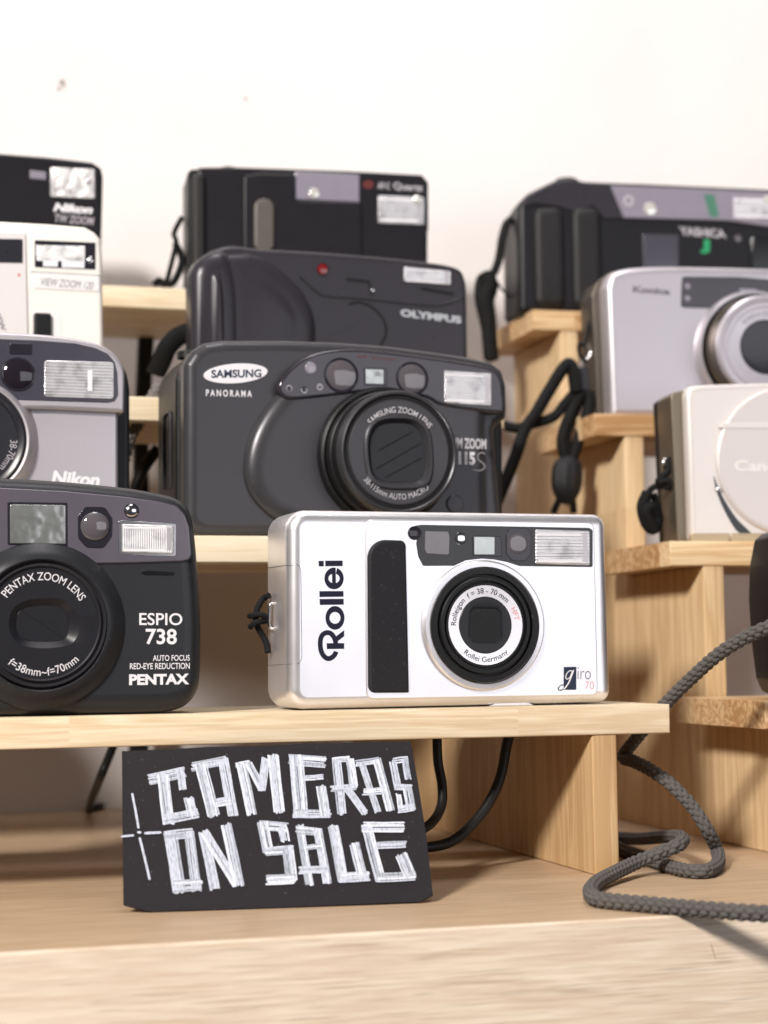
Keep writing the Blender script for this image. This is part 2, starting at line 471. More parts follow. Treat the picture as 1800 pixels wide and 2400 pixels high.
    k.l(out, b.inputs['Base Color'])
    b.inputs['Roughness'].default_value = rough; b.inputs['Specular IOR Level'].default_value = .35
    bp = k.n('ShaderNodeBump', i_Strength=.12, i_Distance=.0003); k.l(nf.outputs['Fac'], bp.inputs['Height']); k.l(bp.outputs[0], b.inputs['Normal'])
    return k.m

M = dict(
    silver=plastic('silver_paint', (.89, .875, .905), .32, .84, 0, .05, 3800, .02),
    silver2=plastic('grey_silver_paint', (.52, .49, .52), .38, .55, 0, .05, 3000, .03),
    silver3=plastic('pale_silver_paint', (.56, .53, .57), .36, .62, 0, .05, 3000, .03),
    champagne=plastic('champagne_metal', (.74, .69, .66), .34, .30, 0, .04, 3000, .02),
    tan=plastic('tan_metal', (.24, .20, .15), .38, .75, 0, .05, 2500, .05),
    white=plastic('cream_plastic', (.86, .82, .76), .38, 0, .1, .03, 2500, .02),
    whitepl=plastic('pale_panel', (.70, .66, .66), .42, 0, 0, .03, 2500, .02),
    graphite=plastic('graphite_paint', (.058, .057, .063), .30, .35, 0, .08, 2600, .06, dust=.06),
    charcoal=plastic('charcoal_paint', (.028, .029, .033), .32, .2, 0, .08, 2600, .07, dust=.10),
    olive=plastic('dark_grey_plastic', (.028, .027, .032), .38, .15, 0, .06, 2600, .06),
    black=plastic('black_plastic', (.010, .010, .011), .40, 0, 0, .10, 2400, .12, dust=.08),
    matt=plastic('matt_black', (.010, .010, .011), .62, 0, 0, .15, 3000, .1),
    rubber=plastic('black_rubber', (.014, .014, .017), .58, 0, 0, .30, 3600, .1, dust=.12),
    gloss=plastic('gloss_black', (.008, .008, .010), .09, 0, 0, 0, 1, .05),
    smoke=plastic('smoked_window', (.022, .020, .028), .10, 0, 0, 0, 1, .05),
    violet_sheen=plastic('violet_sheen_window', (.105, .094, .118), .16, 0, .9, .0, 1, .10),  # grey-violet sheen of a reflected bright ceiling put into the base colour
    lilac=plastic('lilac_window', (.25, .23, .28), .20, 0, .8, .0, 1, .08),
    glass=plastic('dark_lens_glass', (.016, .012, .018), .04, 0, .5, 0, 1, .1),
    glass2=plastic('grey_lens_glass', (.10, .09, .10), .06, 0, 1.0, 0, 1, .2),
    clear=plastic('viewfinder_glass', (.40, .42, .41), .20, .70, 0.5, .52, 110, .45),
    flash=ribbed('flash_window', (.88, .87, .90)),
    flash2=ribbed('flash_window_warm', (.82, .80, .80), 'X', 420.0),
    chrome=plastic('polished_metal', (.80, .79, .80), .14, 1.0, 0, 0, 1, .02),
    ring=plastic('brushed_ring', (.78, .76, .78), .28, .7, 0, .03, 2500, .03),
    ink=plastic('black_ink', (.012, .012, .03), .5, 0, 0, 0, 1, 0),
    navy=plastic('navy_ink', (.02, .03, .06), .5, 0, 0, 0, 1, 0),
    greyink=plastic('grey_ink', (.16, .15, .17), .5, 0, 0, 0, 1, 0),
    wink=plastic('white_ink', (.78, .76, .80), .5, 0, 0, 0, 1, .02),
    wink2=plastic('dull_white_ink', (.42, .40, .43), .5, 0, 0, 0, 1, .02),
    red=plastic('red_ink', (.60, .07, .07), .45, 0, 0, 0, 1, 0),
    pink=plastic('pale_red_ink', (.78, .28, .28), .45, 0, 0, 0, 1, 0),
    green=plastic('green_ink', (.02, .30, .12), .45, 0, 0, 0, 1, 0),
    led=plastic('red_lamp_lens', (.18, .01, .01), .12, 0, .8, 0, 1, .1),
    cord=plastic('black_cord', (.006, .006, .0065), .8, 0, 0, .4, 5000, .2),
    rope=plastic('grey_braid', (.098, .090, .085), .9, 0, 0, .8, 5200, .22),
    card=plastic('black_card', (.015, .013, .016), .78, 0, 0, .25, 3200, .35, dust=.16),
    cable=plastic('black_cable', (.010, .010, .010), .45, 0, 0, 0, 1, .1),
)
PALE = ((.68, .52, .33), (.85, .73, .54), (.90, .82, .67))
M['shelf'] = wood('shelf_timber', *PALE, stave=38, axis=0, seed=1.0, rings=.22, tone=.3)
M['shelf2'] = wood('shelf_timber_warm', (.42, .23, .10), (.68, .46, .25), (.80, .61, .38), stave=30, axis=0, seed=4.0)
M['panel'] = wood('panel_timber', (.50, .32, .16), (.74, .54, .315), (.84, .66, .44), stave=32, axis=2, seed=2.0, ring=.8, rings=.20, streak=.8, pores=.10)
M['oak'] = wood('oak_laminate', (.33, .22, .13), (.50, .36, .235), (.60, .455, .32), stave=900, axis=0, seed=9.0, ring=1.5, streak=1.25, rough=.42, length=50.0, tone=.1, pores=.30, rings=.2)
M['edge'] = wood('oak_edge_band_lit', (.60, .44, .31), (.83, .705, .565), (.90, .805, .69), stave=900, axis=0, seed=12.0, ring=1.2, streak=1.1, rough=.40, length=50.0, tone=.1, pores=.55, rings=.10)  # edge band wood, made paler than the top to carry the front's stronger light
# ---------------------------------------------------------------- wall, counter, stands
FL = Fr((0, 0, 0), A_L); FR = Fr((0, 0, 0), A_R)
def mwall():
    k = NT('white_plaster'); b = k.b; tc = k.n('ShaderNodeTexCoord')
    n1 = k.n('ShaderNodeTexNoise', i_Scale=7.0, i_Detail=6.0); k.l(tc.outputs['Object'], n1.inputs['Vector'])
    r = k.n('ShaderNodeValToRGB'); r.color_ramp.elements[0].position = .3; r.color_ramp.elements[0].color = (.755, .715, .705, 1); r.color_ramp.elements[1].position = .7; r.color_ramp.elements[1].color = (.82, .785, .775, 1)
    k.l(n1.outputs['Fac'], r.inputs[0]); k.l(r.outputs[0], b.inputs['Base Color'])
    n2 = k.n('ShaderNodeTexNoise', i_Scale=120.0, i_Detail=5.0); k.l(tc.outputs['Object'], n2.inputs['Vector'])
    bp = k.n('ShaderNodeBump', i_Strength=.25, i_Distance=.001); k.l(n2.outputs['Fac'], bp.inputs['Height']); k.l(bp.outputs[0], b.inputs['Normal'])
    b.inputs['Roughness'].default_value = .8
    return k.m
Fw = Fr(stand_point('L', 170, P_WALL, ZT), A_L)
o = slab('wall', mwall(), None, [(-1800, -300), (1800, -300), (1800, 1500), (-1800, 1500)], 0, 60, .5)
o.location = (Fw.o.x / 1000, Fw.o.y / 1000, Fw.o.z / 1000 + CZ); o.rotation_euler = (0, 0, Fw.yaw); tag(o, kind='structure')
mk = plastic('wall_scuff', (.36, .33, .31), .8, 0, 0, 0, 1, .1)
bm = bmesh.new()
for (x, y, r) in ((145, 193, 2.3), (138, 208, 1.4), (151, 203, .9), (575, 232, 1.2), (430, 300, .6), (1010, 120, .5)):
    u, v = Fw.px(x, y, 0); bm.faces.new([bm.verts.new((u + r * rnd.uniform(.6, 1.1) * math.cos(t * .628), -.15, v + r * rnd.uniform(.6, 1.1) * math.sin(t * .628))) for t in range(10)])
ink('scuff_marks', bm, mk, o)

Ft = Fr(stand_point('L', 170, P_TAB, ZT), A_L)
o = slab('counter', M['oak'], None, [(-900, -150), (1100, -150), (1100, 0), (-900, 0)], 0, P_WALL - P_TAB - 1, 1.1, 0, 5)
o.location = (Ft.o.x / 1000, Ft.o.y / 1000, Ft.o.z / 1000 + CZ); o.rotation_euler = (0, 0, Ft.yaw)
tag(o, 'wide pale oak laminate counter carrying both stepped stands and the sale card', 'counter')
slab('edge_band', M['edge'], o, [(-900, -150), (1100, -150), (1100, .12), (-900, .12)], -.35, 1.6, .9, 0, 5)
bm = bmesh.new()
a, b_ = Ft.px(1665, 2213, 0), Ft.px(1676, 2247, 0); stroke(bm, [a, b_], .22, -.40, 3)
ink('scratch', bm, plastic('scratch', (.34, .18, .11), .6, 0, 0, 0, 1, 0), o)

def stand(side, u0, u1, panels, back, mshelf, label, bw=9.64):
    Pf = P_L if side == 'L' else P_R; a = A_L if side == 'L' else A_R
    uc = (u0 + u1) / 2
    F = Fr(stand_point(side, uc, Pf, ZT), a)
    rt = root('stepped_display_stand', F, label, 'display stand')
    zo = Z1 - ZT
    for k in range(4):
        z = zo + k * H
        o = slab('shelf', mshelf, rt, [(u0 - uc, z - T), (u1 - uc, z - T), (u1 - uc, z), (u0 - uc, z)], k * STEP, STEP - .5, .7, .5, 3)
    prof = [(0 + .8, 0)]
    for k in range(4):
        s = k * STEP + .8
        prof += [(s, zo + k * H - T - .05)] if k == 0 else [(s, zo + (k - 1) * H - T - .05), (s, zo + k * H - T - .05)]
    prof += [(back - Pf, zo + 3 * H - T - .05), (back - Pf, 0)]
    for pu in panels:
        bm = bmesh.new(); slab('side_panel', None, None, prof, 0, bw, .9, .9, 3, bm=bm)
        for v in bm.verts: v.co = Vector((v.co.y + pu - uc, v.co.x, v.co.z))
        finish('side_panel', bm, M['panel'], rt)
    return rt
stand('L', -150, E_L, (-130, E_L - 20.3 - 9.64), P_L + 4 * STEP - 6, M['shelf'], 'pale wooden stepped stand whose front shelf carries the silver and dark blue-grey cameras')
stand('R', E_R, E_R + 345, (E_R + 15, E_R + 320), P_R + 4 * STEP - 6, M['shelf2'], 'warm-toned wooden stepped stand cut off by the right edge of the picture')

# ---------------------------------------------------------------- shared camera pieces
def zoomer(F, x0, y0, sc):
    return lambda zx, zy, w=0.0: F.px(x0 + zx / sc, y0 + zy / sc, w)
def poly(Z, pts, w=0.0): return [Z(p[0], p[1], w) for p in pts]
def quad(Z, x0, y0, x1, y1, w=0.0, r=.6, dy=0.0):
    """px rectangle whose right side sits dy lower"""
    return rp([Z(x0, y0, w), Z(x1, y0 + dy, w), Z(x1, y1 + dy, w), Z(x0, y1, w)], r, 5)
def flash(rt, Z, x0, y0, x1, y1, w, dy=0, m='flash', fr=None, frame=None):
    if frame: slab('flash_frame', M[frame], rt, quad(Z, x0 - fr, y0 - fr, x1 + fr, y1 + fr, w, .9, dy), w - .15, 1.0, .3)
    o = slab('flash', M[m], rt, quad(Z, x0, y0, x1, y1, w, .7, dy), w - .45, 1.2, .4)
    uv = [Z(x0, y0, w), Z(x1, y1 + dy, w)]
    u0, u1 = uv[0][0], uv[1][0]; v1, v0 = uv[0][1], uv[1][1]; hh = v1 - v0; ww = u1 - u0
    for a, b in ((.08, .16), (.84, .90)):
        bm = bmesh.new(); face(bm, [(u0 + ww * .03, v0 + hh * a), (u0 + ww * .84, v0 + hh * a), (u0 + ww * .84, v0 + hh * b), (u0 + ww * .03, v0 + hh * b)], w - .47)
        ink('reflector_band', bm, M['wink'], o)
    bm = bmesh.new()
    face(bm, [(u1 - ww * .13, v0 + hh * .12), (u1 - ww * .05, v0 + hh * .12), (u1 - ww * .05, v1 - hh * .12), (u1 - ww * .13, v1 - hh * .12)], w - .47)
    ink('reflector_edge', bm, M['silver2'], o)
    return o
def window(rt, Z, pts, w, m='glass', r=.8, name='sensor_window', crown=0, depth=1.2):
    return slab(name, M[m], rt, rp(poly(Z, pts, w), r, 6), w - .25, depth, .2, 0, 3, crown)
def dome(rt, Z, cx, cy, rx, w, m='glass', name='focus_window', rim=None, h=.35):
    cu, cv = Z(cx, cy, w); r = abs(Z(cx + rx, cy, w)[0] - cu)
    if rim: lathe('window_rim', M[rim], rt, cu, cv, [(r * 1.16, w + .5), (r * 1.16, w - .15), (r * 1.08, w - .3), (r * .98, w - .15), (r * .98, w + .3)], 40)
    return lathe(name, M[m], rt, cu, cv, [(r, w + .4), (r, w)] + [(r * math.cos(t), w - h * math.sin(t)) for t in (.3, .7, 1.1, 1.4)] + [(0, w - h)], 40)
def seam(rt, pts, r=.16, m='matt', name='seam'):
    return tube(name, M[m], rt, pts, r, 6, False, 1, 1)

# ---------------------------------------------------------------- white-silver camera in the middle
def cam_silver():
    F = place('L', 0, 12, 900, 19.0); Z = zoomer(F, 600, 1170, 1.9518)
    rt = root('compact_camera', F, 'white-silver compact camera with black vertical grip and black ringed zoom lens', 'camera', GR)
    q = lambda pts, w=0.0: poly(Z, pts, w)
    body = rp([Z(128, 51, 5) + (7,), Z(1580, 72, 5) + (4.6,), Z(1606, 928, 5) + (4.6,), Z(130, 963, 5) + (7,)], 5, 8)
    vmin = min(v for _, v in body); body = [(u, v - vmin + .25) if v < vmin + 12 else (u, v) for u, v in body]
    bd = slab('body', M['silver'], rt, body, 0, 31, 4.2, 5.5, 7)
    # raised front section
    slab('front_plate', M['silver'], bd, rp([Z(498, 92), Z(1545, 106), Z(1562, 896), Z(503, 915)], 2.5, 6), -.4, .9, .38, 0, 4)
    w = -.4
    grip = rp(q([(552, 886, 1), (697, 885), (683, 190)], w) + [], 1, 4) if False else [x for x in rp([Z(513, 886, w) + (2.6,), Z(698, 885, w) + (.5,), Z(683, 189, w) + (2.2,), Z(509, 184, w) + (8.5,)], 2, 14)]
    slab('grip', M['rubber'], rt, grip, w - 1.3, 2.2, 1.1, 0, 6)
    pan = cr(q([(757, 117), (900, 119)], w), 1, False) + q([(1524, 131)], w)
    pan = rp(q([(722, 122), (757, 117), (1524, 131), (1540, 142), (1540, 311), (1205, 306), (1150, 288), (1090, 276), (1030, 272), (960, 280), (905, 305), (764, 305), (742, 262), (733, 205), (735, 188)], w), .7, 4)
    wp = slab('window_panel', M['gloss'], rt, pan, w - .18, .6, .15)
    cu, cv = Z(725, 155, w); lathe('sensor_bump', M['smoke'], wp, cu, cv, [(2.45, w + .2), (2.45, w - .3), (2.2, w - .45), (1.9, w - .3), (0, w - .3)], 32)
    w2 = w - .2
    window(rt, Z, [(772, 145), (880, 147), (886, 170), (884, 255), (780, 250), (770, 232)], w2, 'glass2', .9)
    dome(rt, Z, 935, 180, 27, w2, 'chrome', 'indicator_lamp', None, .5)
    vf = window(rt, Z, [(990, 166), (1120, 170), (1124, 262), (992, 258)], w2, 'smoke', .5, 'viewfinder', 0)
    slab('eyepiece_glass', M['clear'], vf, quad(Z, 996, 172, 1090, 254, w2, .4), w2 - .4, .4, .12)
    window(rt, Z, [(1160, 130), (1240, 132), (1258, 160), (1258, 250), (1230, 284), (1172, 282), (1143, 250), (1143, 158)], w2, 'smoke', 1.6)
    dome(rt, Z, 1198, 205, 44, w2 - .2, 'glass2')
    flash(rt, Z, 1277, 138, 1527, 296, w2, 7)
    # lens
    lc = Z(1047, 576, w)
    def rad(px, ww): return (px / 1.9518) / FPX * (F.o.y + 0) * 1.0
    k = 1 / 1.9518 / FPX * (F.o.y * 1.0)
    cu, cv = Z(1037, 577, 0); cu2, cv2 = Z(1049, 576, -4)
    lathe('lens_mount', M['silver'], rt, cu, cv, [(304 * k, 0), (304 * k, -1.2), (301 * k, -2.0), (294 * k, -2.5), (272 * k, -2.7), (268 * k, -2.3), (268 * k, 0)], 96)
    r = lambda p: p * k
    lb = lathe('lens_barrel', M['black'], rt, cu2, cv2, [(r(266), -1), (r(266), -3.6), (r(262), -4.1), (r(238), -4.2), (r(236), -2.9), (r(226), -2.9), (r(224), -4.5), (r(220), -4.8), (r(206), -4.8), (r(204), -3.4), (r(196), -3.4), (r(194), -4.2), (r(186), -4.2), (r(184), -3.6), (0, -3.6)], 112)
    rg = lathe('name_ring', M['ring'], lb, cu2, cv2, [(r(184), -3.5), (r(184), -4.4), (r(132), -4.1), (r(131), -3.4)], 96)
    sq = lambda s: rp([(cu2 - r(86 * s), cv2 - r(78 * s), 2.6 * s), (cu2 + r(82 * s), cv2 - r(84 * s), 2.2 * s), (cu2 + r(80 * s), cv2 + r(78 * s), 2.2 * s), (cu2 - r(76 * s), cv2 + r(82 * s), 2.4 * s)], 2.4, 8)
    fc = dish('lens_face', M['satin'], lb, cu2, cv2, [(r(131), -3.3), (r(131), -3.9), (r(128), -4.05), (sq(1.06), -4.05), (sq(1.0), -3.95), (sq(.94), -3.3), (sq(.93), -2.9)])
    sh = slab('lens_cover', M['satin'], lb, sq(.935), -3.35, .6, .25, 0, 3)
    bm = bmesh.new(); sweep(bm, cr([(cu2 - r(78), -3.36, cv2 + r(6)), (cu2 - r(40), -3.38, cv2 + r(4)), (cu2, -3.38, cv2 - r(3)), (cu2 + r(40), -3.38, cv2 - r(8)), (cu2 + r(76), -3.36, cv2 - r(4))], 6, False), lambda s, p: .14, 6)
    finish('shutter_gap', bm, M['matt'], lb)
    bm = bmesh.new()
    arc_words(bm, 'Rolleigon  f = 38 - 70 mm', cu2, cv2, r(147), r(37), -4.36, -22, span=136)
    ink('lettering', bm, M['ink'], lb)
    bm = bmesh.new(); arc_words(bm, 'HFT', cu2, cv2, r(147), r(37), -4.36, 71, span=22); ink('lettering', bm, M['pink'], lb)
    bm = bmesh.new(); arc_words(bm, 'Rollei Germany', cu2, cv2, r(171), r(37), -4.36, 0, True, span=82); ink('lettering', bm, M['ink'], lb)
    # big maker's mark, reading upwards
    Y = zoomer(F, 720, 1280, 7.375); wl = -.06; L = lambda *a: Y(a[0], a[1], wl)
    bm = bmesh.new()
    for a in ([(198, 255), (285, 254), (288, 349), (201, 350)], [(313, 252), (612, 250), (613, 345), (315, 348)], [(212, 778), (627, 776), (628, 874), (214, 880)], [(215, 914), (630, 910), (632, 1012), (218, 1017)], [(338, 1678), (639, 1676), (640, 1776), (340, 1779)]):
        face(bm, [L(*p) for p in a], wl)
    def ring_px(cx, cy, ro, rv, ri, riv, a0, a1):
        prev = None
        for j in range(49):
            t = R(a0 + (a1 - a0) * j / 48)
            a = L(cx + ro * math.cos(t), cy + rv * math.sin(t)); b = L(cx + ri * math.cos(t), cy + riv * math.sin(t))
            a = bm.verts.new((a[0], wl, a[1])); b = bm.verts.new((b[0], wl, b[1]))
            if prev: bm.faces.new((prev[0], a, b, prev[1]))
            prev = (a, b)
    ring_px(481, 1240, 164, 205, 95, 102, 0, 360)
    ring_px(465, 558, 166, 188, 98, 84, -72, 274)
    wl -= .01; face(bm, [L(*p) for p in [(430, 372), (492, 372), (497, 660), (432, 660)]], wl)
    pts = [(500, 1822), (482, 1868), (440, 1915), (390, 1942), (345, 1940), (300, 1912), (262, 1860), (237, 1790), (226, 1700), (232, 1610), (258, 1545), (300, 1508), (350, 1495), (400, 1506), (440, 1540), (470, 1590), (488, 1640), (492, 1700)]
    wl -= .01; stroke(bm, [L(*p) for p in cr(pts, 4, False)], abs(L(78, 0)[0] - L(0, 0)[0]) * 1.05, wl, 0)
    wl -= .01; face(bm, [L(*p) for p in [(640, 1452), (640, 1558), (520, 1648), (470, 1600), (512, 1550)]], wl)
    ink('maker_mark', bm, M['ink'], bd)
    # model mark
    G = zoomer(F, 1000, 1500, 3.95); w = -.47; g = lambda x, y: G(x, y, w)
    bm = bmesh.new(); face(bm, [g(1270, 250), g(1386, 248), g(1385, 462), g(1268, 462)], w); ink('model_mark', bm, M['navy'], bd)
    bm = bmesh.new(); s = abs(g(10, 0)[0] - g(0, 0)[0]) / 10
    stroke(bm, [g(*p) for p in cr([(1352, 290), (1325, 285), (1298, 310), (1287, 345), (1300, 362), (1325, 345), (1345, 300)], 5, False)], 8 * s, w - .03, 4)
    stroke(bm, [g(*p) for p in cr([(1358, 282), (1338, 340), (1312, 400), (1284, 440), (1272, 450)], 5, False)], 12 * s, w - .04, 4)
    ink('model_mark', bm, M['wink'], bd)
    bm = bmesh.new(); stroke(bm, [g(*p) for p in cr([(1270, 452), (1245, 466), (1222, 462), (1222, 440), (1245, 420), (1266, 416)], 5, False)], 9 * s, w - .02, 4); ink('model_mark', bm, M['navy'], bd)
    bm = bmesh.new(); words(bm, 'iro', g(1398, 252), g(1520, 254), g(1397, 364), w, -.012); ink('model_mark', bm, M['greyink'], bd)
    bm = bmesh.new(); words(bm, '70', g(1468, 382), g(1550, 382), g(1467, 456), w, -.012); ink('model_mark', bm, M['pink'], bd)
    # battery door seam on the left end
    pts = [Z(200, 720, -.02), Z(205, 690, -.02), Z(205, 330, -.02), Z(198, 305, -.02), Z(180, 297, -.02), Z(160, 297, -.02)]
    P = [(a[0], .02, a[1]) for a in pts[::-1]]
    tl = body[0][0]; u_side = min(u for u, _ in body)
    v_top, v_bot = pts[3][1], Z(190, 752)[1]
    path = [(u_side, 26, v_top + .6), (u_side, 8, v_top + .4), (u_side + .25, 2.6, v_top + .3), (u_side + 1.3, 1.1, v_top + .2), (u_side + 4.2, 0, v_top)] + [(a[0], 0, a[1]) for a in [Z(185, 297), Z(198, 305), Z(205, 330), Z(210, 720), Z(204, 742), Z(188, 752)]] + [(u_side + 4.2, 0, v_bot), (u_side + 1.3, 1.1, v_bot - .1), (u_side + .25, 2.6, v_bot - .2), (u_side, 8, v_bot - .3), (u_side, 26, v_bot - .5)]
    seam(bd, path, .11, 'greyink', 'battery_door_seam')
    # strap lug and knotted loop on the left end
    vm = (v_top + v_bot) / 2
    tube('strap_lug', M['chrome'], rt, [(u_side + .4, 19, vm + 4.5), (u_side - 1.2, 19, vm + 3.5), (u_side - 1.4, 19, vm - 3.5), (u_side + .4, 19, vm - 4.5)], .6, 8)
    Q = lambda x, y, w: F.p3(560 + x / 9.22, 1360 + y / 9.22, w)
    lp = tube('strap_loop', M['cord'], rt, [Q(650, 330, 20), Q(540, 380, 22), Q(440, 520, 22), Q(375, 700, 22), Q(370, 860, 22), Q(420, 1040, 22), Q(520, 1210, 22), Q(600, 1390, 21), Q(625, 1560, 20)], 1.15, 10)
    tube('cord_knot', M['cord'], lp, [Q(230, 775, 24), Q(330, 765, 21), Q(450, 740, 19), Q(590, 790, 19), Q(560, 880, 20), Q(400, 900, 19), Q(290, 960, 20), Q(250, 1010, 22)], 1.05, 10)
    lathe('screw', M['chrome'], rt, 0, 0, [(0, 0), (.1, 0)], 3) if False else None
    # tripod foot under the front
    u, v = Z(1165, 940, 3); slab('foot', M['silver'], rt, [(u - 9, .05), (u + 9, .05), (u + 5, 1.5), (u, 2.0), (u - 5, 1.5)], 2.2, 3, .2)
    return rt

# ---------------------------------------------------------------- dark blue-grey camera at the left edge
def cam_navy():
    F = place('L', 0, 3, 150, 16.5); Z = zoomer(F, 0, 1100, 3.456)
    rt = root('compact_camera', F, 'dark blue-grey compact camera cut off by the left edge on the front shelf', 'camera', GR)
    top = [(-1250, 330), (-1180, 180), (-1000, 105), (-500, 72), (0, 76), (500, 103), (1000, 153), (1280, 200), (1420, 240), (1500, 300), (1545, 400)]
    right = [(1570, 560), (1592, 800), (1612, 1100), (1618, 1400), (1610, 1680), (1575, 1830), (1490, 1925), (1360, 1970), (1200, 1985)]
    bot = [(600, 1994), (0, 2006), (-600, 2016), (-1050, 2018), (-1200, 1960), (-1280, 1800), (-1300, 1200)]
    ol = cr(poly(Z, top + right + bot, 7), 4)
    vmin = min(v for _, v in ol); ol = [(u, v - vmin + .2) if v < vmin + 8 else (u, v) for u, v in ol]
    bd = slab('body', M['charcoal'], rt, ol, 0, 40, 6.5, 9, 8)
    # lens hump
    k = 1 / 3.456 / FPX * F.o.y
    hc = Z(330, 1262, 0)
    lathe('lens_surround', M['charcoal'], rt, hc[0], hc[1], [(680 * k, .6), (672 * k, -.6), (640 * k, -1.8), (600 * k, -3.4), (560 * k, -4.6), (530 * k, -5.0), (520 * k, -4.6), (516 * k, 0)], 112)
    # window band
    pn = [(-1000, 165), (-500, 148), (0, 150), (500, 175), (1000, 222), (1290, 262), (1430, 300), (1495, 370), (1530, 470), (1548, 690), (1535, 728), (1480, 745), (1100, 757), (730, 764), (640, 735), (500, 668), (330, 642), (150, 660), (0, 720), (-140, 790), (-1000, 800)]
    pp = rp(poly(Z, pn, 0), 1.6, 5)
    slab('panel_rim', M['olive'], rt, inset(pp, -.35) if area(pp) > 0 else inset(pp[::-1], -.35), -.25, 1.2, .2)
    pan = slab('window_panel', M['violet_sheen'], rt, pp, -.65, 1.2, .45)
    w = -.66
    vf = window(rt, Z, [(60, 262), (545, 268), (548, 622), (62, 612)], w, 'smoke', .5, 'viewfinder', 0)
    gl = slab('viewfinder_glass', M['clear'], vf, quad(Z, 80, 285, 530, 600, w, .4, 6), w - .5, .5, .2)
    cu, cv = Z(768, 462, w)
    ow = slab('focus_window', M['smoke'], rt, rp(poly(Z, [(690, 300), (850, 305), (912, 400), (908, 540), (840, 640), (700, 636), (632, 560), (630, 380)], w), 2.2, 6), w - .2, .8, .15)
    lathe('focus_lens', M['glass2'], ow, cu, cv, [(118 * k, w - .1)] + [(118 * k * math.cos(t), w - .2 - 1.5 * math.sin(t)) for t in (.2, .5, .8, 1.1, 1.35)] + [(0, w - 1.75)], 48)
    dome(rt, Z, 1065, 335, 52, w, 'chrome', 'indicator_lamp', 'smoke', .9)
    slab('flash_well', M['chrome'], rt, rp(poly(Z, [(962, 412), (1425, 440), (1422, 706), (958, 690)], w), .6, 4), w - .12, .6, .1)
    flash(rt, Z, 985, 440, 1405, 672, w - .1, 14, 'flash2')
    # lens
    lc = Z(345, 1242, -5); r = lambda p: p * k
    lb = lathe('lens_barrel', M['olive'], rt, lc[0], lc[1], [(r(520), 0), (r(520), -4.4), (r(508), -4.9), (r(492), -4.2), (r(484), -3.4), (r(474), -3.4), (r(470), -4.6), (r(462), -4.9), (r(452), -4.6), (r(448), -3.9), (r(446), -2)], 112)
    oval = cr([(lc[0] + r(a), lc[1] - r(b)) for a, b in ((-262, -20), (-225, -120), (-120, -180), (20, -196), (150, -188), (240, -130), (290, -20), (288, 90), (230, 170), (110, 200), (-60, 200), (-190, 165), (-250, 80))], 5)
    inner = cr([(lc[0] + r(a), lc[1] - r(b)) for a, b in ((-200, -20), (-180, -90), (-90, -130), (40, -140), (150, -125), (205, -60), (212, 40), (195, 120), (110, 148), (-40, 150), (-160, 125), (-198, 60))], 5)
    fw = dish('lens_face', M['satin'], lb, lc[0], lc[1], [(r(449), -3.0), (r(449), -3.9), (oval, -3.9), ([(lc[0] + (a - lc[0]) * .985, lc[1] + (b - lc[1]) * .985) for a, b in oval], -3.8), (inner, -2.2), (inner, -1.8)])
    sh = slab('lens_cover', M['satin'], lb, [(lc[0] + (a - lc[0]) * .995, lc[1] + (b - lc[1]) * .995) for a, b in inner], -2.25, .6, .15)
    bm = bmesh.new(); sweep(bm, [(lc[0] - r(172), -2.26, lc[1] + r(108)), (lc[0] + r(180), -2.26, lc[1] - r(128))], lambda s, p: .12, 6); finish('shutter_gap', bm, M['matt'], lb)
    bm = bmesh.new(); arc_words(bm, 'PENTAX ZOOM LENS', lc[0], lc[1], r(342), r(92), -4.02, 3, span=114); ink('lettering', bm, M['wink'], lb)
    bm = bmesh.new(); arc_words(bm, 'f=38mm~f=70mm', lc[0], lc[1], r(424), r(92), -4.02, -2, True, span=84); ink('lettering', bm, M['wink'], lb)
    # slot and lettering
    slab('remote_sensor', M['gloss'], rt, rp(poly(Z, [(1122, 838), (1200, 820), (1410, 832), (1420, 848), (1395, 862), (1180, 858)]), .5, 4), -.12, .5, .1)
    t = lambda s, x0, y0, x1, y1, dy=0, **kw: words(bm, s, Z(x0, y0, -.06), Z(x1, y0 + dy, -.06), Z(x0, y1, -.06), -.06, **kw)
    bm = bmesh.new()
    t('ESPIO', 1128, 1163, 1477, 1262, 2, bold=.012); t('738', 1180, 1290, 1432, 1418, 2, bold=.022)
    t('AUTO FOCUS', 1238, 1506, 1537, 1553, -3, bold=.01); t('RED-EYE REDUCTION', 1052, 1570, 1537, 1620, -3, bold=.01)
    t('PENTAX', 1046, 1660, 1532, 1748, -6, bold=.045)
    ink('lettering', bm, M['wink'], bd)
    return rt

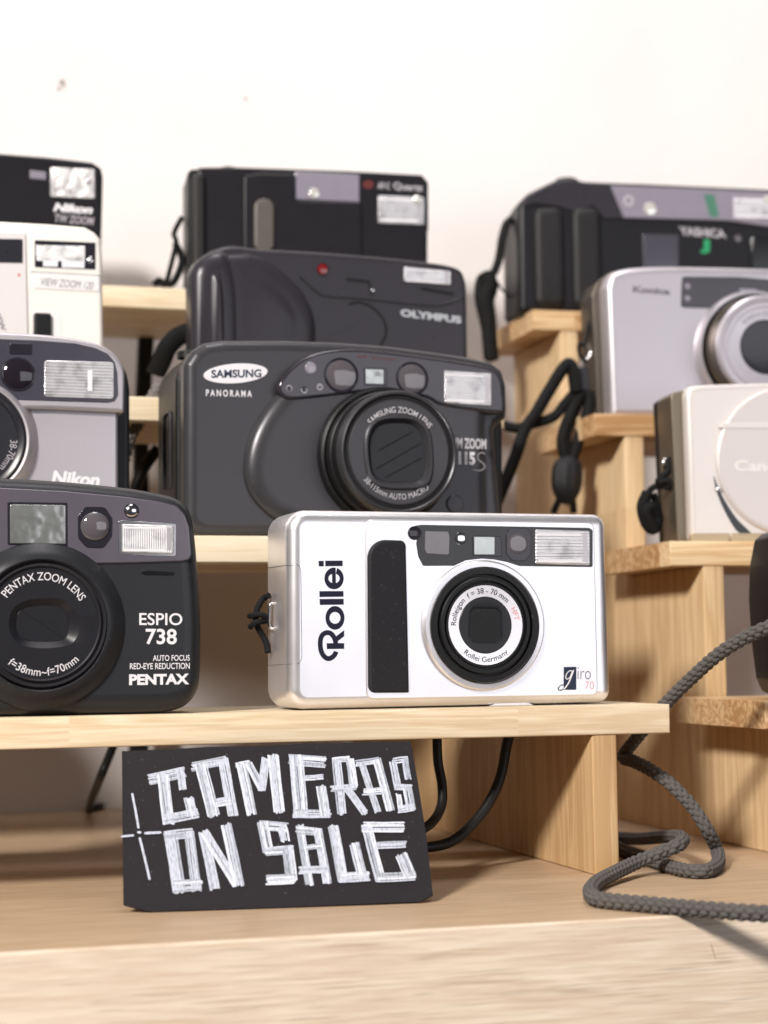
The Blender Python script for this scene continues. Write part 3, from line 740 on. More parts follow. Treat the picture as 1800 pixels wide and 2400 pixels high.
# ---------------------------------------------------------------- graphite camera behind the silver one
def cam_graphite():
    F = place('L', 1, 14, 750, 19.0); Z = zoomer(F, 350, 780, 1.907)
    rt = root('compact_camera', F, 'graphite compact camera with white oval badge and long zoom lens behind the white-silver one', 'camera', GR)
    ol = [(150, 140), (185, 85), (240, 50), (320, 38), (600, 38), (850, 47), (1050, 62), (1250, 88), (1420, 113), (1520, 136), (1568, 172), (1586, 235), (1590, 340), (1586, 385), (1555, 408), (1530, 430), (1545, 620), (1560, 800), (1565, 860), (1530, 893), (1400, 900), (600, 905), (250, 905), (180, 880), (150, 820)]
    o2 = rp(poly(Z, ol, 4), 3.2, 5); vm = min(v for _, v in o2); o2 = [(u, v - vm + .2) if v < vm + 8 else (u, v) for u, v in o2]
    bd = slab('body', M['graphite'], rt, o2, 0, 12, 3.6, 1, 7, asp=1.3)
    back = [(108, 215), (122, 165), (170, 110), (235, 70), (330, 56), (900, 66), (1400, 125), (1540, 170), (1560, 420), (1560, 860), (1500, 897), (220, 902), (130, 885), (108, 840)]
    b2 = rp(poly(Z, back, 16), 4, 5); vm = min(v for _, v in b2); b2 = [(u, v - vm + .15) if v < vm + 8 else (u, v) for u, v in b2]
    bs = slab('back_shell', M['black'], rt, b2, 11, 40, 1.6, 7, 8)
    ul = min(u for u, _ in b2)
    # grip recess on the left end
    v1, v0 = Z(100, 365, 30)[1], Z(100, 700, 30)[1]
    tube('thumb_groove', M['olive'], bs, [(ul - .1, 20, v0), (ul - .2, 20, v0 + 8), (ul - .2, 20, v1 - 3), (ul - .2, 22, v1 - .6), (ul - .2, 26, v1), (ul - .2, 30, v1 - .6), (ul - .2, 32, v1 - 3), (ul - .2, 32, v0 + 8), (ul - .1, 32, v0)], .7, 8)
    # raised lens housing with crescent edge
    hs = [(640, 215), (560, 290), (500, 370), (455, 460), (430, 560), (430, 650), (460, 730), (520, 800), (600, 850), (750, 878), (1100, 885), (1400, 880), (1500, 850), (1506, 620), (1500, 420), (1490, 250), (1250, 185), (900, 170), (740, 180)]
    slab('lens_housing', M['graphite'], bd, cr(poly(Z, hs, -2), 4), -4.5, 5.5, 4.0, 0, 10, asp=1.8)
    pod = [(585, 272), (578, 240), (592, 205), (640, 150), (700, 108), (780, 82), (900, 72), (1060, 84), (1250, 108), (1420, 134), (1530, 158), (1570, 200), (1582, 260), (1586, 345), (1560, 358), (1430, 345), (1300, 322), (1240, 290), (1100, 262), (980, 262), (860, 276), (740, 290), (630, 297)]
    w = -5.4
    pd = slab('window_panel', M['violet_sheen2'], rt, cr(poly(Z, pod, w), 3), w, 7, 1.2, 0, 5)
    w -= .02
    dome(rt, Z, 722, 157, 26, w, 'lilac', 'sensor_window', None, .3)
    bm = bmesh.new()
    for x, y in ((625, 248), (692, 256), (762, 242)):
        u, v = Z(x, y, w); ringface(bm, u, v, 1.25, .9, w - .05, n=20); 
        stroke(bm, [(u, v), (u, v + .7)], .3, w - .05, 3)
    ink('control_icons', bm, M['wink2'], pd)
    for x in (625, 692): dome(rt, Z, x, 250, 11, w - .02, 'smoke', 'mode_button', None, .15)
    dome(rt, Z, 858, 190, 66, w, 'glass2', 'focus_window', 'smoke', .9)
    vf = window(rt, Z, [(958, 154), (1062, 158), (1064, 236), (960, 234)], w, 'smoke', .4, 'viewfinder', 0)
    slab('viewfinder_glass', M['clear'], vf, quad(Z, 966, 163, 1046, 228, w, .3, 2), w - .4, .4, .12)
    dome(rt, Z, 1175, 205, 62, w, 'glass2', 'focus_window', 'smoke', .9)
    flash(rt, Z, 1318, 168, 1528, 312, w, 14)
    bm = bmesh.new(); words(bm, 'AF Zoom', Z(925, 98, w), Z(1100, 111, w), Z(925, 112, w), w - .05); ink('lettering', bm, M['dimred'], pd)
    # badge
    e = [Z(385 + 143 * math.cos(t / 48 * 2 * math.pi) , 182 + 44 * math.sin(t / 48 * 2 * math.pi) - 9 * math.cos(t / 48 * 2 * math.pi)) for t in range(48)]
    bg = slab('badge', M['wink'], rt, e, -.25, .5, .1)
    bm = bmesh.new(); words(bm, 'SAMSUNG', Z(276, 166), Z(500, 163), Z(276, 203), -.32, .03); ink('lettering', bm, M['navy'], bg)
    bm = bmesh.new(); words(bm, 'PANORAMA', Z(253, 253), Z(458, 258), Z(253, 283), -.05, .02, 0, 1.5); ink('lettering', bm, M['wink'], bd)
    wl = -4.62
    bm = bmesh.new(); words(bm, 'MAXIMUM ZOOM', Z(1250, 464, wl), Z(1506, 474, wl), Z(1250, 512, wl), wl, .03); ink('lettering', bm, M['wink3'], bd)
    bm = bmesh.new(); words(bm, '115', Z(1382, 530, wl), Z(1456, 534, wl), Z(1382, 588, wl), wl - .02, .05); ink('lettering', bm, M['wink'], bd)
    bm = bmesh.new(); stroke(bm, [Z(*p, wl) for p in cr([(1500, 542), (1485, 535), (1468, 548), (1472, 568), (1490, 582), (1500, 600), (1480, 615), (1445, 612)], 5, False)], .28, wl, 3); ink('lettering', bm, M['wink2'], bd)
    # lens
    k = 1 / 1.907 / FPX * F.o.y; r = lambda p: p * k
    pr = -23
    c0 = Z(1120, 532, pr)
    lathe('barrel_collar', M['black'], rt, c0[0], c0[1], [(r(318), 0), (r(318), -6), (r(312), -8), (r(300), -8.5), (r(296), -7), (r(292), 0)], 96)
    lb = lathe('lens_barrel', M['black'], rt, c0[0], c0[1], [(r(292), 0), (r(291), -12), (r(288), -12.6), (r(282), -13), (r(278), -13), (r(277), -14), (r(276), pr + 4), (r(275), pr + 3)], 96)
    ring = lathe('front_ring', M['graphite'], lb, c0[0], c0[1], [(r(278), pr + 5), (r(277), pr + 1.5), (r(270), pr + .3), (r(262), pr), (r(256), pr + .4), (r(252), pr + 2.0), (r(240), pr + 2.0), (r(236), pr + .8), (r(230), pr + .6), (r(229), pr + 2)], 112)
    gv = lathe('ring_groove', M['matt'], lb, c0[0], c0[1], [(r(253), pr + 1.3), (r(253), pr + 1.2), (r(238), pr + 1.1), (r(237), pr + 1.5)], 96)
    sq = lambda s, dx=0: cr([(c0[0] + r(a * s + dx), c0[1] - r(b * s)) for a, b in ((-128, -10), (-118, -75), (-80, -118), (0, -130), (70, -122), (112, -80), (124, -10), (122, 70), (96, 118), (20, 130), (-70, 124), (-115, 85))], 4)
    dish('lens_face', M['graphite'], lb, c0[0], c0[1], [(r(230), pr + .9), (r(230), pr + .62), (sq(1.30), pr + 1.1), (sq(1.27), pr + .5), (sq(1.22), pr + .2), (sq(1.16), pr + .3), (sq(1.02), pr + 2.6), (sq(1.0), pr + 3.2)])
    sh = slab('lens_cover', M['satin'], lb, sq(1.015), pr + 2.5, .6, .1)
    bm = bmesh.new()
    for a, b in (((-95, -5), (70, -95)), ((-105, 75), (110, -45)), ((-60, 112), (112, 20))):
        sweep(bm, [(c0[0] + r(a[0]), pr + 2.48, c0[1] - r(a[1])), (c0[0] + r(b[0]), pr + 2.48, c0[1] - r(b[1]))], lambda s, p: .25, 6)
    finish('shutter_gap', bm, M['matt'], lb)
    bm = bmesh.new(); arc_words(bm, 'SAMSUNG ZOOM LENS', c0[0], c0[1], r(176), r(37), pr + .62, 2, bold=.01, span=100); ink('lettering', bm, M['wink3'], lb)
    bm = bmesh.new(); arc_words(bm, '38-115mm AUTO MACRO', c0[0], c0[1], r(211), r(37), pr + .66, 6, True, span=94)
    ink('lettering', bm, M['wink3'], lb)
    u, v = Z(1365, 765, -4.5); lathe('lens_button', M['graphite'], rt, u, v, [(r(46), -1), (r(46), -4.4), (r(43), -4.4), (r(42), -5.0), (r(38), -5.4), (0, -5.6)], 40)
    # shutter button just showing on the top left
    u, v = Z(150, 80, 20); lathe_top(rt, 'shutter_button', 'black', u + 3, 24, v - 1.5, 4.5, 2)
    return rt
def lathe_top(rt, name, m, u, w, v, r, h):
    bm = bmesh.new(); prev = None
    for rr, z in ((r, v - 1), (r, v + h * .7), (r * .85, v + h), (r * .5, v + h * 1.05)):
        ring = [bm.verts.new((u + rr * math.cos(t / 32 * 2 * math.pi), w + rr * math.sin(t / 32 * 2 * math.pi), z)) for t in range(32)]
        if prev:
            for i in range(32): bm.faces.new((prev[i - 1], prev[i], ring[i], ring[i - 1]))
        prev = ring
    bm.faces.new(prev)
    return finish(name, bm, M[m], rt)
M['satin'] = plastic('satin_shutter', (.016, .016, .020), .30, 0, 0, .05, 2600, .1)
M['violet_sheen2'] = plastic('dark_violet_window', (.026, .022, .030), .14, 0, .25, 0, 1, .1)
M['taupe'] = plastic('taupe_slider', (.10, .09, .08), .4, .2, 0, .05, 2500, .05)
M['dimred'] = plastic('dull_red_ink', (.11, .012, .012), .45, 0, 0, 0, 1, 0)
M['wink3'] = plastic('soft_white_ink', (.55, .53, .56), .5, 0, 0, 0, 1, .02)
def settle(ol, rng=8, lift=.2):
    vm = min(v for _, v in ol); return [(u, v - vm + lift) if v < vm + rng else (u, v) for u, v in ol]

# ---------------------------------------------------------------- grey-silver camera with big flash, left edge
def cam_greysilver():
    F = place('L', 1, 8, 150, 17.5); Z = zoomer(F, 0, 340, 2.731)
    rt = root('compact_camera', F, 'grey-silver compact camera with large rectangular flash, cut off by the left edge, second shelf', 'camera', GR)
    bt = F.px(100, 1700)[1]; bt = -0.0
    top = [(-700, 1230), (-500, 1195), (-200, 1195), (0, 1205), (250, 1218), (450, 1240), (600, 1272), (690, 1312), (755, 1375), (790, 1450), (792, 1560), (790, 1690)]
    P = poly(Z, top, 3)
    front = P + [(P[-1][0] - .2, 0.3), (P[0][0], 0.3)]
    # back shell
    B = poly(Z, [(-700, 1240), (-300, 1205), (200, 1222), (500, 1262), (680, 1325), (780, 1420), (818, 1540), (822, 1700), (822, 2300)], 16)
    bs = slab('back_shell', M['olive'], rt, settle(cr([(u, max(v, .3)) for u, v in B], 3, False) + [(B[-1][0], .2), (B[0][0], .2)], 1), 12, 26, 2, 5, 6)
    low = [(-700, 1640), (757, 1640), (757, 2300)]
    L_ = poly(Z, low, 4); ur = L_[1][0]; vt = L_[1][1]
    bd = slab('body', M['silver2'], rt, rp([(P[0][0], .25), (ur, .25), (ur, vt + 6), (P[0][0], vt + 6)], 1.5, 5), 3, 12, 2.0, 0, 5)
    head = cr(P, 3, False) + [(P[-1][0], Z(0, 1690, 0)[1] + .0)]
    head = rp(head + [Z(300, 1690, 0), Z(150, 1690, 0), Z(-700, 1690, 0)], .9, 4)
    hd = slab('flash_housing', M['silver2'], rt, head, 0, 14, 1.6, 0, 5)
    w = -.12
    pn = [(-600, 1245), (0, 1240), (250, 1250), (480, 1268), (610, 1298), (690, 1335), (735, 1390), (752, 1460), (757, 1600), (735, 1640), (690, 1650), (110, 1632), (40, 1600), (-600, 1600)]
    wp = slab('window_panel', M['navyglass'], rt, rp(poly(Z, pn, w), .8, 4), w - .1, .8, .2)
    w = -.25
    fl = slab('flash', M['flash'], rt, quad(Z, 283, 1378, 728, 1612, w, 1.2, 12), w - .3, 1.0, .3)
    bm = bmesh.new(); a = Z(560, 1440, w); b = Z(590, 1575, w); face(bm, [(a[0], b[1]), (b[0], b[1]), (b[0], a[1]), (a[0], a[1])], w - .33); ink('reflector_edge', bm, M['wink'], fl)
    window(rt, Z, [(62, 1268), (206, 1272), (204, 1342), (60, 1338)], w, 'smoke', .5)
    dome(rt, Z, 115, 1468, 96, w, 'glass', 'focus_window', 'smoke', 1.3)
    k = 1 / 2.731 / FPX * F.o.y; r = lambda p: p * k
    c = Z(-190, 1880, -1)
    lathe('lens_mount', M['silver2'], rt, c[0], c[1], [(r(440), 3.4), (r(425), 2.4), (r(400), .4), (r(376), -1.6), (r(366), -2.0), (r(352), -1.8), (r(348), 0)], 96)
    lb = lathe('lens_barrel', M['gloss2'], rt, c[0], c[1], [(r(346), 1), (r(345), -1.6), (r(335), -2.0), (r(322), -1.8), (r(300), -1.0), (r(298), -.2), (0, -.2)], 96)
    bm = bmesh.new(); arc_words(bm, '38-70mm', c[0], c[1], r(250), r(66), -.3, 112, span=44); ink('lettering', bm, M['wink2'], lb)
    bm = bmesh.new(); t = lambda x, y: Z(x, y, 2.95); words(bm, 'Nikon', t(345, 2082), t(648, 2100), t(328, 2172), 2.9, .045, .0); ink('lettering', bm, M['wink'], bd)
    return rt
M['navyglass'] = plastic('dark_blue_panel', (.050, .047, .064), .22, 0, .6, 0, 1, .1)
M['gloss2'] = plastic('satin_black', (.018, .018, .024), .28, 0, .2, .05, 2000, .1)

# ---------------------------------------------------------------- cream camera, third shelf left
def cam_cream():
    F = place('L', 2, 8, 120, 17.0); Z = zoomer(F, 0, 340, 2.731)
    rt = root('compact_camera', F, 'cream compact camera with black zoom button at the left edge, third shelf', 'camera', GR)
    ol = poly(Z, [(-700, 470), (0, 496), (300, 512), (540, 532), (600, 566), (640, 610), (650, 700), (653, 900), (658, 1260)], 3)
    ol = rp(ol + [(ol[-1][0] + .2, .2), (ol[0][0], .2)], 1.6, 5)
    bd = slab('body', M['white'], rt, ol, 0, 36, 2.4, 3, 6)
    w = -.05
    pn = slab('lens_cover', M['whitepl'], rt, rp(poly(Z, [(-650, 540), (160, 560), (166, 580), (182, 1300), (-650, 1300)], w), .8, 4), -.9, 1.5, .6)
    slab('window_panel', M['gloss2'], rt, quad(Z, -120, 598, 146, 752, -.9, .4, 4), -1.05, .5, .1)
    fw = slab('flash_frame', M['smoke'], rt, quad(Z, 222, 608, 612, 782, w, .4, 16), -.15, .6, .1)
    slab('flash', M['flash2'], rt, quad(Z, 232, 640, 545, 742, -.2, .3, 6), -.4, .6, .15)
    bm = bmesh.new()
    for a in ((230, 638, 272, 712), (275, 738, 370, 776), (395, 740, 540, 784)):
        p = poly(Z, [(a[0], a[1]), (a[2], a[1] + 4), (a[2], a[3] + 4), (a[0], a[3])], -.4); face(bm, p, -.48)
    ink('reflector_edge', bm, M['wink'], fw)
    dome(rt, Z, 580, 738, 22, -.2, 'chrome', 'indicator_lamp', None, .5)
    lb = slab('name_plate', M['whitepl2'], rt, quad(Z, 214, 815, 636, 918, w, .8, 22), -.35, .6, .2)
    bm = bmesh.new(); words(bm, 'VIEW ZOOM 120', Z(265, 850, w), Z(600, 878, w), Z(258, 898, w), -.40, 0, .1); ink('lettering', bm, M['greyink'], lb)
    seam(rt, [Z(200, 812, 0)[0:1] + (0,) + Z(200, 812, 0)[1:2], Z(640, 836, 0)[0:1] + (0,) + Z(640, 836, 0)[1:2]], .3, 'greyink')
    slab('zoom_button_recess', M['whitepl2'], rt, quad(Z, 205, 1062, 395, 1320, w, 1.5, 4), -.12, .5, .1)
    slab('zoom_button', M['black'], rt, quad(Z, 214, 1076, 326, 1320, w, 1.2, 4), -2.2, 3, .9, 0, 5)
    k = 1 / 2.731 / FPX * F.o.y; c = Z(-330, 1250, -.9); r = lambda p: p * k
    bm = bmesh.new(); arc_words(bm, 'LARGE VIEW ZOOM', c[0], c[1], r(338), r(44), -.96, 66, bold=.03, span=84); ink('lettering', bm, M['greyink'], pn)
    u, v = Z(122, 832, -.9); bm = bmesh.new(); face(bm, [(u + .5 * math.cos(t), v + .7 * math.sin(t)) for t in [i * .628 for i in range(10)]], -.96); ink('red_mark', bm, M['red'], pn)
    return rt
M['whitepl2'] = plastic('white_plate', (.80, .76, .76), .40, 0, 0, .03, 2500, .02)

# ---------------------------------------------------------------- black camera, top shelf left
def cam_topleft():
    F = place('L', 3, 8, 120, 20.0); Z = zoomer(F, 0, 340, 2.731)
    rt = root('compact_camera', F, 'black compact camera with white name under its flash at the left edge, top shelf', 'camera', GR)
    ol = poly(Z, [(-700, 10), (-200, 40), (0, 62), (300, 85), (585, 118), (642, 155), (655, 210), (650, 400), (645, 590)], 3)
    ol = rp(ol + [(ol[-1][0] - .3, .2), (ol[0][0], .2)], 2.2, 5)
    bd = slab('body', M['olive2'], rt, ol, 0, 38, 1.8, 3, 5)
    w = -.05
    slab('flash', M['flash2'], rt, quad(Z, 322, 140, 606, 330, w, .8, 14), -.4, .8, .3)
    dome(rt, Z, 565, 235, 18, -.35, 'chrome', 'indicator_lamp', None, .6)
    window(rt, Z, [(192, 162), (295, 172), (295, 222), (192, 214)], w, 'lilac', .5)
    bm = bmesh.new(); words(bm, 'Nikon', Z(360, 370, w), Z(604, 388, w), Z(340, 424, w), -.08, .05); ink('lettering', bm, M['wink'], bd)
    bm = bmesh.new(); words(bm, 'TW ZOOM', Z(352, 440, w), Z(602, 462, w), Z(345, 492, w), -.08, .02); ink('lettering', bm, M['wink2'], bd)
    return rt
M['olive2'] = plastic('dark_violet_plastic', (.011, .010, .013), .36, 0, 0, .06, 2600, .08)

# ---------------------------------------------------------------- black camera with sliding cover, top shelf middle
def cam_topmiddle():
    F = place('L', 3, 6, 700, 11.0); Z = zoomer(F, 350, 370, 2.1545)
    rt = root('compact_camera', F, 'square-edged black compact camera with tan slider and red dot, top shelf in the middle', 'camera', GR)
    ol = poly(Z, [(240, 54), (420, 52), (1000, 72), (1372, 92), (1404, 130), (1405, 372), (1390, 384), (1392, 520)], 3)
    ol = rp(ol + [(ol[-1][0], .2), (Z(240, 0)[0], .2)], 1.6, 5)
    bd = slab('body', M['olive2'], rt, ol, 0, 8, 1.4, 0, 4)
    b2 = poly(Z, [(190, 66), (420, 60), (1000, 78), (1380, 100), (1400, 140), (1398, 520)], 10); b2 = rp(b2 + [(b2[-1][0], .2), (b2[0][0], .2)], 3, 5)
    bs = slab('back_shell', M['black'], rt, b2, 7, 32, .6, 4, 5)
    # grip column, cover edge and slider
    u0, vt = Z(224, 66, -1); u1 = Z(480, 66)[0]
    slab('grip', M['charcoal2'], rt, rp([(u0 - 1, 1), (u0 + 5.5, 1), (u0 + 5.5, vt - 1.5), (u0 - 1, vt - 1)], 2.4, 6), -3.2, 5, 2.2, 0, 6)
    uu = Z(470, 200)[0]
    slab('sliding_cover', M['olive2'], rt, rp([(uu, .6), (Z(1070, 0)[0], .6), Z(1070, 225), Z(740, 218), Z(738, 84), Z(560, 78), (uu + .3, Z(470, 92)[1])], 1.6, 6), -1.6, 2.5, 1.2, 0, 5)
    slab('slider', M['taupe'], rt, rp([Z(527, 480, -2), Z(630, 480, -2), Z(630, 208, -2), Z(527, 208, -2)], 4.6, 8), -3.6, 3, 1.2, 0, 5)
    wp = slab('window_panel', M['lilac'], rt, quad(Z, 735, 70, 1060, 210, 0, .7, 14), -.5, 2, .35)
    dome(rt, Z, 832, 178, 26, -.55, 'wglow', 'focus_window', None, .5)
    bm = bmesh.new(); face(bm, [(a[0], a[1]) for a in [Z(1105 + 28 * math.cos(t * .4), 135 + 22 * math.sin(t * .4)) for t in range(16)]], -.06); ink('red_mark', bm, M['dimred'], bd)
    bm = bmesh.new(); words(bm, 'AF-C', Z(1152, 122), Z(1215, 125), Z(1152, 156), -.06, .03); ink('lettering', bm, M['wink2'], bd)
    bm = bmesh.new(); words(bm, 'Quartz', Z(1232, 122), Z(1382, 134), Z(1232, 164), -.06, .03); ink('lettering', bm, M['wink2'], bd)
    flash(rt, Z, 1155, 190, 1388, 330, -.1, 8, 'flash')
    dome(rt, Z, 1352, 210, 22, -.6, 'wglow', 'flash_dot', None, .7)  # pale dot standing in for a blurred highlight on the flash
    q = lambda x, y, w: F.p3(350 + x / 2.1545, 370 + y / 2.1545, w)
    st = tube('wrist_strap', M['cord'], rt, [q(165, 300, 20), q(125, 380, 20), q(135, 430, 20), q(105, 560, 20), q(80, 640, 19), q(50, 618, 19), q(20, 640, 19)], 1.3, 8, flat=1.6)
    tube('strap_tail', M['cord'], st, [q(130, 430, 21), q(165, 520, 21), q(120, 630, 20), q(70, 630, 20), q(30, 632, 20)], 1.8, 8, flat=1.3)
    u, v = Z(400, 50, 18); lathe_top(rt, 'shutter_button', 'black', u, 18, v - 1.8, 4.5, 1.6)
    return rt
M['charcoal2'] = plastic('soft_black_grip', (.018, .017, .018), .5, 0, 0, .12, 2600, .1)
M['wglow'] = plastic('pearl_glass', (.80, .80, .74), .05, .4, 1.0, 0, 1, .05)

# ---------------------------------------------------------------- dark clamshell camera, third shelf middle
def cam_clamshell():
    F = place('L', 2, 8, 720, 19.0); Z = zoomer(F, 350, 370, 2.1545)
    rt = root('compact_camera', F, 'dark grey clamshell camera with closed sliding front and rounded grip bulge, third shelf', 'camera', GR)
    top = [(300, 480), (370, 456), (440, 455), (520, 466), (800, 482), (1100, 505), (1350, 530), (1500, 552), (1560, 580), (1583, 640), (1588, 720), (1592, 1050)]
    P = poly(Z, top, 5)
    ol = cr(P, 3, False) + [(P[-1][0], .2), (P[0][0], .2)]
    bd = slab('body', M['clam'], rt, rp(ol, 2, 4), 0, 16, 2.6, 0, 6)
    b2 = poly(Z, [(222, 560), (245, 512), (300, 478), (400, 462), (900, 500), (1540, 580), (1570, 1050)], 18)
    bs = slab('back_shell', M['black'], rt, rp([(u, max(v, .2)) for u, v in b2] + [(b2[-1][0], .2), (b2[0][0], .2)], 4, 6), 14, 24, 1, 7, 6)
    # swelling grip and the big rounded cover wing
    g = [(212, 590), (235, 530), (300, 480), (370, 470), (420, 520), (452, 640), (462, 780), (465, 1000)]
    G_ = poly(Z, g, -2); slab('grip', M['clam'], rt, cr([(u, max(.4, v)) for u, v in G_], 4, False) + [(G_[-1][0], .4), (G_[0][0], .4)], -5.0, 14, 5.0, 0, 10, 1.5, asp=1.7)
    c = [(500, 480), (580, 510), (680, 580), (770, 670), (825, 780), (838, 880), (830, 1000)]
    C_ = poly(Z, c, -1); slab('cover_wing', M['clam'], rt, [(Z(330, 0)[0], .4), (Z(330, 0)[0], Z(430, 500)[1])] + cr([(u, max(.4, v)) for u, v in C_], 4, False) + [(C_[-1][0], .4)], -3.6, 7, 3.6, 0, 10, 1.2, asp=2.6)
    dn = cr(poly(Z, [(760, 600), (850, 680), (900, 698), (1000, 705), (1140, 718), (1430, 746), (1560, 715), (1590, 690)], 0), 4, False)
    tube('cover_edge', M['clam2'], rt, [(u, .1, v) for u, v in dn], .55, 8, False, 1, 1)
    z = lambda x, y: Z(x, y, 0)
    bm = bmesh.new()
    s = abs(z(10, 0)[0] - z(0, 0)[0]) / 10
    stroke(bm, [z(1000, 614), z(1108, 626)], 18 * s, -.06, 3); stroke(bm, [z(1108, 626), z(1122, 690)], 14 * s, -.07, 3); stroke(bm, [z(1375, 660), z(1530, 688)], 20 * s, -.06, 3)
    stroke(bm, [z(*p) for p in cr([(1010, 738), (1060, 730), (1120, 752), (1170, 800), (1194, 850), (1192, 900), (1168, 945)], 5, False)], 15 * s, -.06, 3)
    ink('cover_gap', bm, M['matt'], bd)
    dome(rt, Z, 875, 562, 27, -.05, 'led', 'self_timer_lamp', 'matt', .4)
    dome(rt, Z, 1128, 668, 11, -.1, 'chrome', 'rivet', None, .3)
    flash(rt, Z, 1285, 550, 1522, 622, -.1, 22, 'flash')
    bm = bmesh.new(); words(bm, 'OLYMPUS', Z(1268, 762), Z(1575, 800), Z(1268, 800), -.06, .05); ink('lettering', bm, M['lettersilver'], bd)
    bm = bmesh.new(); words(bm, 'AF', Z(1490, 995), Z(1530, 1000), Z(1490, 1012), -.06, .03); ink('lettering', bm, M['red'], bd)
    q = lambda x, y, w: F.p3(350 + x / 2.1545, 370 + y / 2.1545, w)
    st = tube('wrist_strap', M['cord'], rt, [q(270, 770, 12), q(245, 830, 6), q(235, 868, 10), q(150, 900, 14), q(90, 960, 16), q(60, 1030, 20), q(30, 1090, 24)], 1.7, 8, flat=2.6)
    lathe('strap_eyelet', M['chrome'], rt, *Z(268, 772, 12), [(1.4, 13), (1.4, 11), (.7, 11), (.7, 13)], 16)
    return rt
M['clam'] = plastic('dark_slate_plastic', (.034, .031, .038), .28, .1, 0, .06, 2600, .06)
M['clam2'] = plastic('slate_edge', (.030, .028, .034), .30, .1, 0, .06, 2600, .06)
M['lettersilver'] = plastic('silver_letters', (.48, .50, .53), .35, .3, 0, 0, 1, 0)

# ---------------------------------------------------------------- black boxy camera, top shelf right
def cam_topright():
    F = place('R', 3, 4, 1500, 10.0); Z = zoomer(F, 1080, 400, 2.304)
    rt = root('compact_camera', F, 'wide black camera with lilac window band and green marks, top shelf of the right stand', 'camera', GR)
    top = [(300, 200), (345, 140), (430, 95), (500, 62), (560, 50), (620, 50), (665, 68), (1000, 80), (1659, 110), (2100, 130)]
    P = poly(Z, top, 5)
    ol = [(P[0][0] - .6, .3)] + cr(P, 3, False) + [(P[-1][0], .3)]
    bd = slab('body', M['black2'], rt, rp(ol, 2, 4), 0, 18, 3, 0, 6)
    b2 = poly(Z, [(275, 300), (300, 200), (370, 130), (520, 66), (1659, 120), (2060, 140)], 18); b2 = [(b2[0][0] - .5, .3)] + b2 + [(b2[-1][0], .3)]
    bs = slab('back_shell', M['black'], rt, rp(b2, 4, 5), 16, 26, 1, 7, 6)
    for x0, x1 in ((395, 560), (600, 760)):
        a, b = Z(x0, 200, -3), Z(x1, 190, -3)
        slab('grip_ridge', M['charcoal2'], rt, rp([(a[0], 2.5), (b[0], 2.5), (b[0], b[1]), (a[0], a[1])], 5, 10), -3.2, 6, 3.0, 0, 9, asp=1.4)
    slab('top_cover', M['clam'], rt, rp(poly(Z, [(322, 205), (350, 140), (430, 97), (500, 64), (560, 52), (620, 52), (665, 69), (825, 77), (890, 258), (780, 264), (715, 190), (620, 225), (520, 195), (400, 178)], -.6), 1.2, 4), -.8, 6, .8)
    w = -1.2
    pn = slab('window_panel', M['lilac'], rt, rp(poly(Z, [(808, 80), (1300, 98), (1800, 122), (2080, 135), (2080, 320), (1659, 302), (1450, 270), (880, 255)], w), .8, 4), w, 4, .6)
    w -= .02
    bm = bmesh.new(); u, v = Z(905, 162, w); ringface(bm, u, v, 3.0, 1.6, w - .04); ink('sensor_ring', bm, M['wink2'], pn)
    dome(rt, Z, 1022, 205, 34, w, 'wglow', 'focus_window', None, .5)
    bm = bmesh.new(); face(bm, poly(Z, [(1312, 128), (1368, 130), (1395, 250), (1345, 248)], w), w - .06); ink('green_stripe', bm, M['green2'], pn)
    flash(rt, Z, 1475, 142, 1720, 258, w - .1, 8, 'flash')
    dome(rt, Z, 1655, 152, 20, w - .6, 'wglow', 'flash_dot', None, .6)  # pale glossy dot at the flash corner
    window(rt, Z, [(985, 342), (1175, 345), (1175, 560), (985, 560)], -.05, 'navyglass', .6, 'viewfinder', 0)
    bm = bmesh.new(); words(bm, 'YASHICA', Z(1175, 300), Z(1425, 318), Z(1185, 348), -.06, .04); ink('lettering', bm, M['wink2'], bd)
    bm = bmesh.new(); words(bm, 'J', Z(1292, 370), Z(1345, 372), Z(1292, 446), -.06, .08); ink('lettering', bm, M['green'], bd)
    slab('lens_cover', M['gloss'], rt, rp(poly(Z, [(1560, 355), (2000, 375), (2000, 640), (1560, 640)]), 1.5, 5), -2, 3, 1)
    dome(rt, Z, 1497, 365, 20, -.05, 'glass2', 'sensor_window', None, .4)
    u, v = Z(570, 52, 20); lathe_top(rt, 'shutter_button', 'black', u, 20, v - 1.5, 6, 2)
    q = lambda x, y, w: F.p3(1080 + x / 2.304, 400 + y / 2.304, w)
    st = tube('wrist_strap', M['cord'], rt, [q(300, 270, 20), q(255, 275, 16), q(225, 360, 14), q(205, 480, 14), q(170, 560, 14), q(110, 580, 14), q(95, 680, 13), q(120, 800, 13), q(150, 930, 13), q(165, 1030, 13)], 2.0, 8, flat=1.3)
    tube('strap_tail', M['cord'], st, [q(140, 555, 12), q(160, 620, 11), q(140, 700, 11), q(150, 800, 11), q(155, 900, 11), q(165, 1020, 11)], 4.0, 10, flat=1.4)
    tube('strap_thread', M['cord'], st, [q(190, 590, 14), q(230, 650, 15), q(290, 690, 18)], .7, 6)
    return rt
M['black2'] = plastic('satin_black_plastic', (.012, .0115, .014), .34, 0, 0, .06, 2500, .1)
M['green2'] = plastic('soft_green_stripe', (.07, .20, .14), .3, 0, .5, 0, 1, .1)

